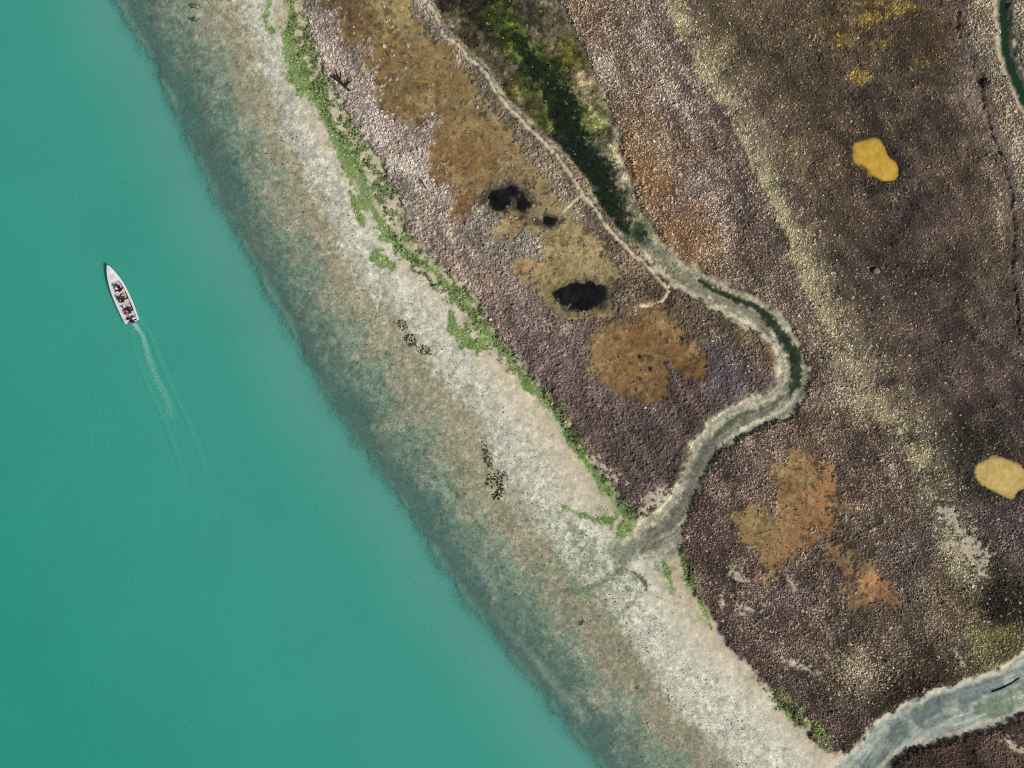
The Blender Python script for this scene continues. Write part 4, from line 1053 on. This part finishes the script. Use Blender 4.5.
def rod(along, perp, ang, label):
    r = empty('fishing_rod', boat_pt(along, perp, .51), TH + ang); tag(r, label, 'fishing rod')
    bm = bmesh.new(); bmesh.ops.create_cone(bm, cap_ends=True, segments=8, radius1=.012, radius2=.004, depth=1.7, matrix=Matrix.Translation((0, .45, .02)) @ Matrix.Rotation(math.pi / -2, 4, 'X')); bm_obj('blank', bm, black_pl, r)
    bm = bmesh.new(); bmesh.ops.create_cone(bm, cap_ends=True, segments=10, radius1=.022, radius2=.018, depth=.34, matrix=Matrix.Translation((0, -.52, .02)) @ Matrix.Rotation(math.pi / -2, 4, 'X')); bm_obj('grip', bm, tan_cloth, r)
    bm = bmesh.new(); bmesh.ops.create_cone(bm, cap_ends=True, segments=14, radius1=.045, radius2=.045, depth=.06, matrix=Matrix.Translation((0, -.32, -.04)) @ Matrix.Rotation(math.pi / 2, 4, 'Y')); bm_obj('reel', bm, metal, r)


rod(4.15, .58, .12, 'dark fishing rod laid along the starboard side deck')

# people
skin = simple('skin', (196, 150, 124), .6, .2, .06, 12)


def person(along, perp, seat, yaw, jacket, trousers, cap, label, tiller=False, lean=.10):
    r = empty('person', boat_pt(along, perp, seat), TH + yaw); tag(r, label, 'person')
    J = {}; E = []; tags = []

    def jt(n_, co, rad, rad2=None): J[n_] = (Vector(co), (rad, rad2 or rad))
    jt('pelvis', (0, 0, .10), .15, .12); jt('waist', (0, -.01 + lean * .3, .27), .14, .11); jt('chest', (0, lean * .7, .44), .17, .12); jt('neckb', (0, lean, .57), .085)
    jt('neck', (0, lean + .03, .63), .055); jt('jaw', (0, lean + .07, .70), .075, .085); jt('crown', (0, lean + .06, .81), .088, .10); jt('nose', (0, lean + .175, .73), .016)
    B = [('pelvis', 'waist', 1), ('waist', 'chest', 1), ('chest', 'neckb', 1), ('neckb', 'neck', 0), ('neck', 'jaw', 0), ('jaw', 'crown', 0), ('jaw', 'nose', 0)]
    for s_, sd in ((-1, 'l'), (1, 'r')):
        jt('ear' + sd, (s_ * .105, lean + .055, .745), .018); B.append(('jaw', 'ear' + sd, 0))
        jt('sh' + sd, (s_ * .19, lean * .9, .53), .075); B.append(('chest', 'sh' + sd, 1))
        if tiller and s_ < 0: el, ha = (-.29, -.05, .33), (-.16, -.30, .26)
        else: el, ha = (s_ * .27, .10 + lean, .30), (s_ * .15, .36, .22)
        jt('el' + sd, el, .055); jt('wr' + sd, ha, .036)
        B += [('sh' + sd, 'el' + sd, 1), ('el' + sd, 'wr' + sd, 1)]
        d = (Vector(ha) - Vector(el)).normalized(); sidev = d.cross(Vector((0, 0, 1))).normalized(); palm = Vector(ha) + d * .07
        jt('pa' + sd, palm, .034, .022); B.append(('wr' + sd, 'pa' + sd, 0))
        for k, (o_, L) in enumerate(((-.030, .06), (-.010, .075), (.010, .07), (.030, .055))):
            f1 = palm + d * .035 + sidev * o_; f2 = f1 + d * L * .6 + Vector((0, 0, -.015)); f3 = f2 + d * L * .3 + Vector((0, 0, -.03))
            jt(f'f{k}a' + sd, f1, .011); jt(f'f{k}b' + sd, f2, .0095); jt(f'f{k}c' + sd, f3, .008)
            B += [('pa' + sd, f'f{k}a' + sd, 0), (f'f{k}a' + sd, f'f{k}b' + sd, 0), (f'f{k}b' + sd, f'f{k}c' + sd, 0)]
        th = Vector(ha) + d * .03 - sidev * s_ * .035; jt('t1' + sd, th, .012); jt('t2' + sd, th + d * .045 - sidev * s_ * .015 + Vector((0, 0, -.02)), .010); B += [('wr' + sd, 't1' + sd, 0), ('t1' + sd, 't2' + sd, 0)]
        jt('hip' + sd, (s_ * .10, .03, .09), .115); jt('kn' + sd, (s_ * .15, .44, .13), .070); jt('an' + sd, (s_ * .15, .50, -.25), .048); jt('toe' + sd, (s_ * .17, .66, -.285), .042, .035)
        B += [('pelvis', 'hip' + sd, 2), ('hip' + sd, 'kn' + sd, 2), ('kn' + sd, 'an' + sd, 2), ('an' + sd, 'toe' + sd, 3)]
    names = list(J); ix = {n_: i for i, n_ in enumerate(names)}
    me = bpy.data.meshes.new('body_skeleton'); me.from_pydata([J[n_][0] for n_ in names], [(ix[a], ix[b]) for a, b, _ in B], [])
    tmp = bpy.data.objects.new('body_skeleton', me); COL.objects.link(tmp)
    sk = tmp.modifiers.new('skin', 'SKIN'); sk.use_smooth_shade = True
    for n_ in names:
        v = me.skin_vertices[0].data[ix[n_]]; v.radius = J[n_][1]; v.use_root = n_ == 'pelvis'
    tmp.modifiers.new('sub', 'SUBSURF').levels = 1
    dg = bpy.context.evaluated_depsgraph_get(); out = bpy.data.meshes.new_from_object(tmp.evaluated_get(dg)); bpy.data.objects.remove(tmp)
    out.name = 'body'
    o = link('body', out, None, r)
    out.materials.clear()
    for m in (skin, jacket, trousers, dark_cloth): out.materials.append(m)
    segs = [(J[a][0], J[b][0], m) for a, b, m in B]
    for p_ in out.polygons:
        c_ = p_.center; best = 9
        for a, b_, m in segs:
            ab = b_ - a; t_ = max(0, min(1, (c_ - a).dot(ab) / ab.length_squared)); d_ = (c_ - a - ab * t_).length
            if d_ < best: best = d_; mi = m
        p_.material_index = mi; p_.use_smooth = True
    # cap with a peak
    bm = bmesh.new(); bmesh.ops.create_uvsphere(bm, u_segments=18, v_segments=10, radius=1)
    bmesh.ops.delete(bm, geom=[v for v in bm.verts if v.co.z < -.12], context='VERTS')
    for v in bm.verts: v.co = Vector((v.co.x * .115, v.co.y * .128 + lean + .065, v.co.z * .10 + .80))
    rim = [[Vector((math.sin(q) * .11, math.cos(q) * .122 + lean + .065, .795)), Vector((math.sin(q) * .12, math.cos(q) * .122 + lean + .065 + .085 * math.cos(q), .782))] for q in [(-1 + k / 5) for k in range(11)]]
    loft(bm, rim)
    bm_obj('cap', bm, cap, r, True)
    return r


jk_black = simple('black jacket', (30, 30, 38), .85, .1, .25, 10, 0, .3)
jk_navy = simple('navy jacket', (26, 34, 56), .85, .1, .25, 10, 0, .3)
tr_dark = simple('dark trousers', (36, 36, 42), .85, .1, .25, 10, 0, .3)
tr_grey = simple('grey trousers', (80, 80, 86), .85, .1, .2, 10, 0, .3)
cap_white = simple('pale blue cap', (176, 208, 220), .8, .1, .1, 10)
cap_navy = simple('dark blue cap', (40, 56, 84), .8, .1, .1, 10)
person(2.80, .16, .385, .35, jk_black, tr_dark, cap_white, 'person in black jacket and pale blue cap seated nearest the bow', lean=.16)
person(3.92, -.10, .385, -.15, jk_navy, tr_dark, cap_navy, 'person in navy jacket and dark blue cap seated in the middle of the boat')
person(5.22, .10, .385, -.1, jk_black, tr_dark, red_cloth, 'person in black jacket and red cap steering at the stern', True)
duffel('life_jacket', 4.72, -.22, .10, .40, .14, red_cloth, tan_cloth, 'red life jacket on the boat floor between the two rear people', .7)
for o_ in COL.objects:
    if o_.name.startswith('life_jacket'): o_['category'] = 'life jacket'

# ------------------------------------------------------------------ foam
T = NT('foam'); b = T.n('ShaderNodeBsdfPrincipled'); b.inputs['Base Color'].default_value = (*lin((176, 224, 208)), 1); b.inputs['Roughness'].default_value = .7
tr = T.n('ShaderNodeBsdfTransparent'); mx = T.n('ShaderNodeMixShader'); T.l(T.math('ADD', T.math('MULTIPLY', T.noise(4, 3), .34), .0), mx.inputs[0])
T.l(tr.outputs[0], mx.inputs[1]); T.l(b.outputs[0], mx.inputs[2]); T.l(mx.outputs[0], T.out.inputs[0]); foam_mat = T.m
FX, FY, FR = [], [], []


def foam_line(pts, n, width, r0, r1, ex=1.0):
    P = np.array(pts, float); seg = np.hypot(*np.diff(P, axis=0).T); cum = np.concatenate([[0], np.cumsum(seg)])
    u = RNG.random(n) ** ex * cum[-1]; i = np.clip(np.searchsorted(cum, u) - 1, 0, len(seg) - 1); f_ = (u - cum[i]) / seg[i]
    q = P[i] + (P[i + 1] - P[i]) * f_[:, None]; w = np.interp(u / cum[-1], [0, 1], width if isinstance(width, tuple) else (width, width))
    q += RNG.normal(0, 1, (n, 2)) * w[:, None]
    FX.extend(q[:, 0]); FY.extend(q[:, 1]); FR.extend(RNG.uniform(.4, 1, n) * np.interp(u / cum[-1], [0, 1], (r0, r1)))


foam_line([(132.8, 321.5), (134, 325), (137, 330)], 260, (1.2, 1.2), .09, .06)
foam_line([(133.5, 323), (138, 330), (142.5, 337), (146.5, 354), (150, 365), (154, 376), (160, 387), (166, 400), (172, 418)], 5200, (.9, 3.6), .045, .04, 1.5)
foam_line([(130, 330), (134, 350), (140, 368), (150, 394), (160, 414), (168, 434), (176, 458), (186, 488)], 620, (.6, 1.6), .035, .035)
foam_line([(140, 322), (149, 332), (155, 350), (165, 376), (177, 401), (188, 424), (198, 450), (208, 478)], 680, (.6, 1.6), .035, .035)
foam_line([(133, 322), (140, 324), (148, 332)], 30, .8, .04, .03)
n_ = 150
FX.extend(RNG.uniform(-40, 560, n_)); FY.extend(RNG.uniform(-20, 790, n_)); FR.extend(RNG.uniform(.02, .045, n_))
FX, FY, FR = np.array(FX), np.array(FY), np.array(FR)
k = samp(sea, FX, FY) > 6; FX, FY, FR = FX[k], FY[k], FR[k]
m = len(FX); an = np.arange(6) * np.pi / 3
V = np.stack([wx(FX)[:, None] + FR[:, None] * np.cos(an) * RNG.uniform(.5, 1.2, (m, 6)), wy(FY)[:, None] + FR[:, None] * np.sin(an) * RNG.uniform(.5, 1.2, (m, 6)), np.repeat(RNG.uniform(.025, .09, (m, 1)), 6, 1)], -1)
tag(link('foam', raw_mesh('foam', V.reshape(-1, 3), np.arange(m * 6).reshape(-1, 6), None, None, False), foam_mat), 'white wake foam behind the motorboat and stray flecks on the green water', kind='stuff')

# ------------------------------------------------------------------ light, sky, camera
W = bpy.data.worlds.new('World'); SC.world = W; W.use_nodes = True; nt = W.node_tree; nt.nodes.clear()
sky = nt.nodes.new('ShaderNodeTexSky'); sky.sky_type = 'NISHITA'; sky.sun_disc = False
bg = nt.nodes.new('ShaderNodeBackground'); bg.inputs[1].default_value = .075; wo = nt.nodes.new('ShaderNodeOutputWorld')
nt.links.new(sky.outputs[0], bg.inputs[0]); nt.links.new(bg.outputs[0], wo.inputs[0])
EL = math.radians(43); AZ = math.radians(-32)
d = Vector((math.cos(EL) * math.cos(AZ), math.cos(EL) * math.sin(AZ), math.sin(EL)))
sky.sun_elevation = EL; sky.sun_rotation = math.atan2(d.x, d.y)
ld = bpy.data.lights.new('sun', 'SUN'); ld.energy = 4.0; ld.angle = math.radians(.5); ld.color = (1, .965, .92)
lo = bpy.data.objects.new('sun', ld); COL.objects.link(lo); lo.rotation_euler = d.to_track_quat('Z', 'Y').to_euler(); lo.location = d * 120

cd_ = bpy.data.cameras.new('camera'); cam = bpy.data.objects.new('camera', cd_); COL.objects.link(cam)
HCAM = 90.0
cam.location = (0, 0, HCAM + .3); cam.rotation_euler = (0, 0, 0)
cd_.sensor_fit = 'HORIZONTAL'; cd_.sensor_width = 36; cd_.lens = 18 / (51.2 / HCAM); cd_.clip_start = .5; cd_.clip_end = 3000
SC.camera = cam
SC.view_settings.view_transform = 'Standard'; SC.view_settings.look = 'None'; SC.view_settings.exposure = 0; SC.view_settings.gamma = 1
SC.cycles.use_denoising = False; SC.cycles.filter_width = 1.1; SC.cycles.caustics_reflective = False; SC.cycles.sample_clamp_indirect = 4; SC.cycles.transparent_max_bounces = 24; SC.cycles.max_bounces = 5; SC.cycles.diffuse_bounces = 3
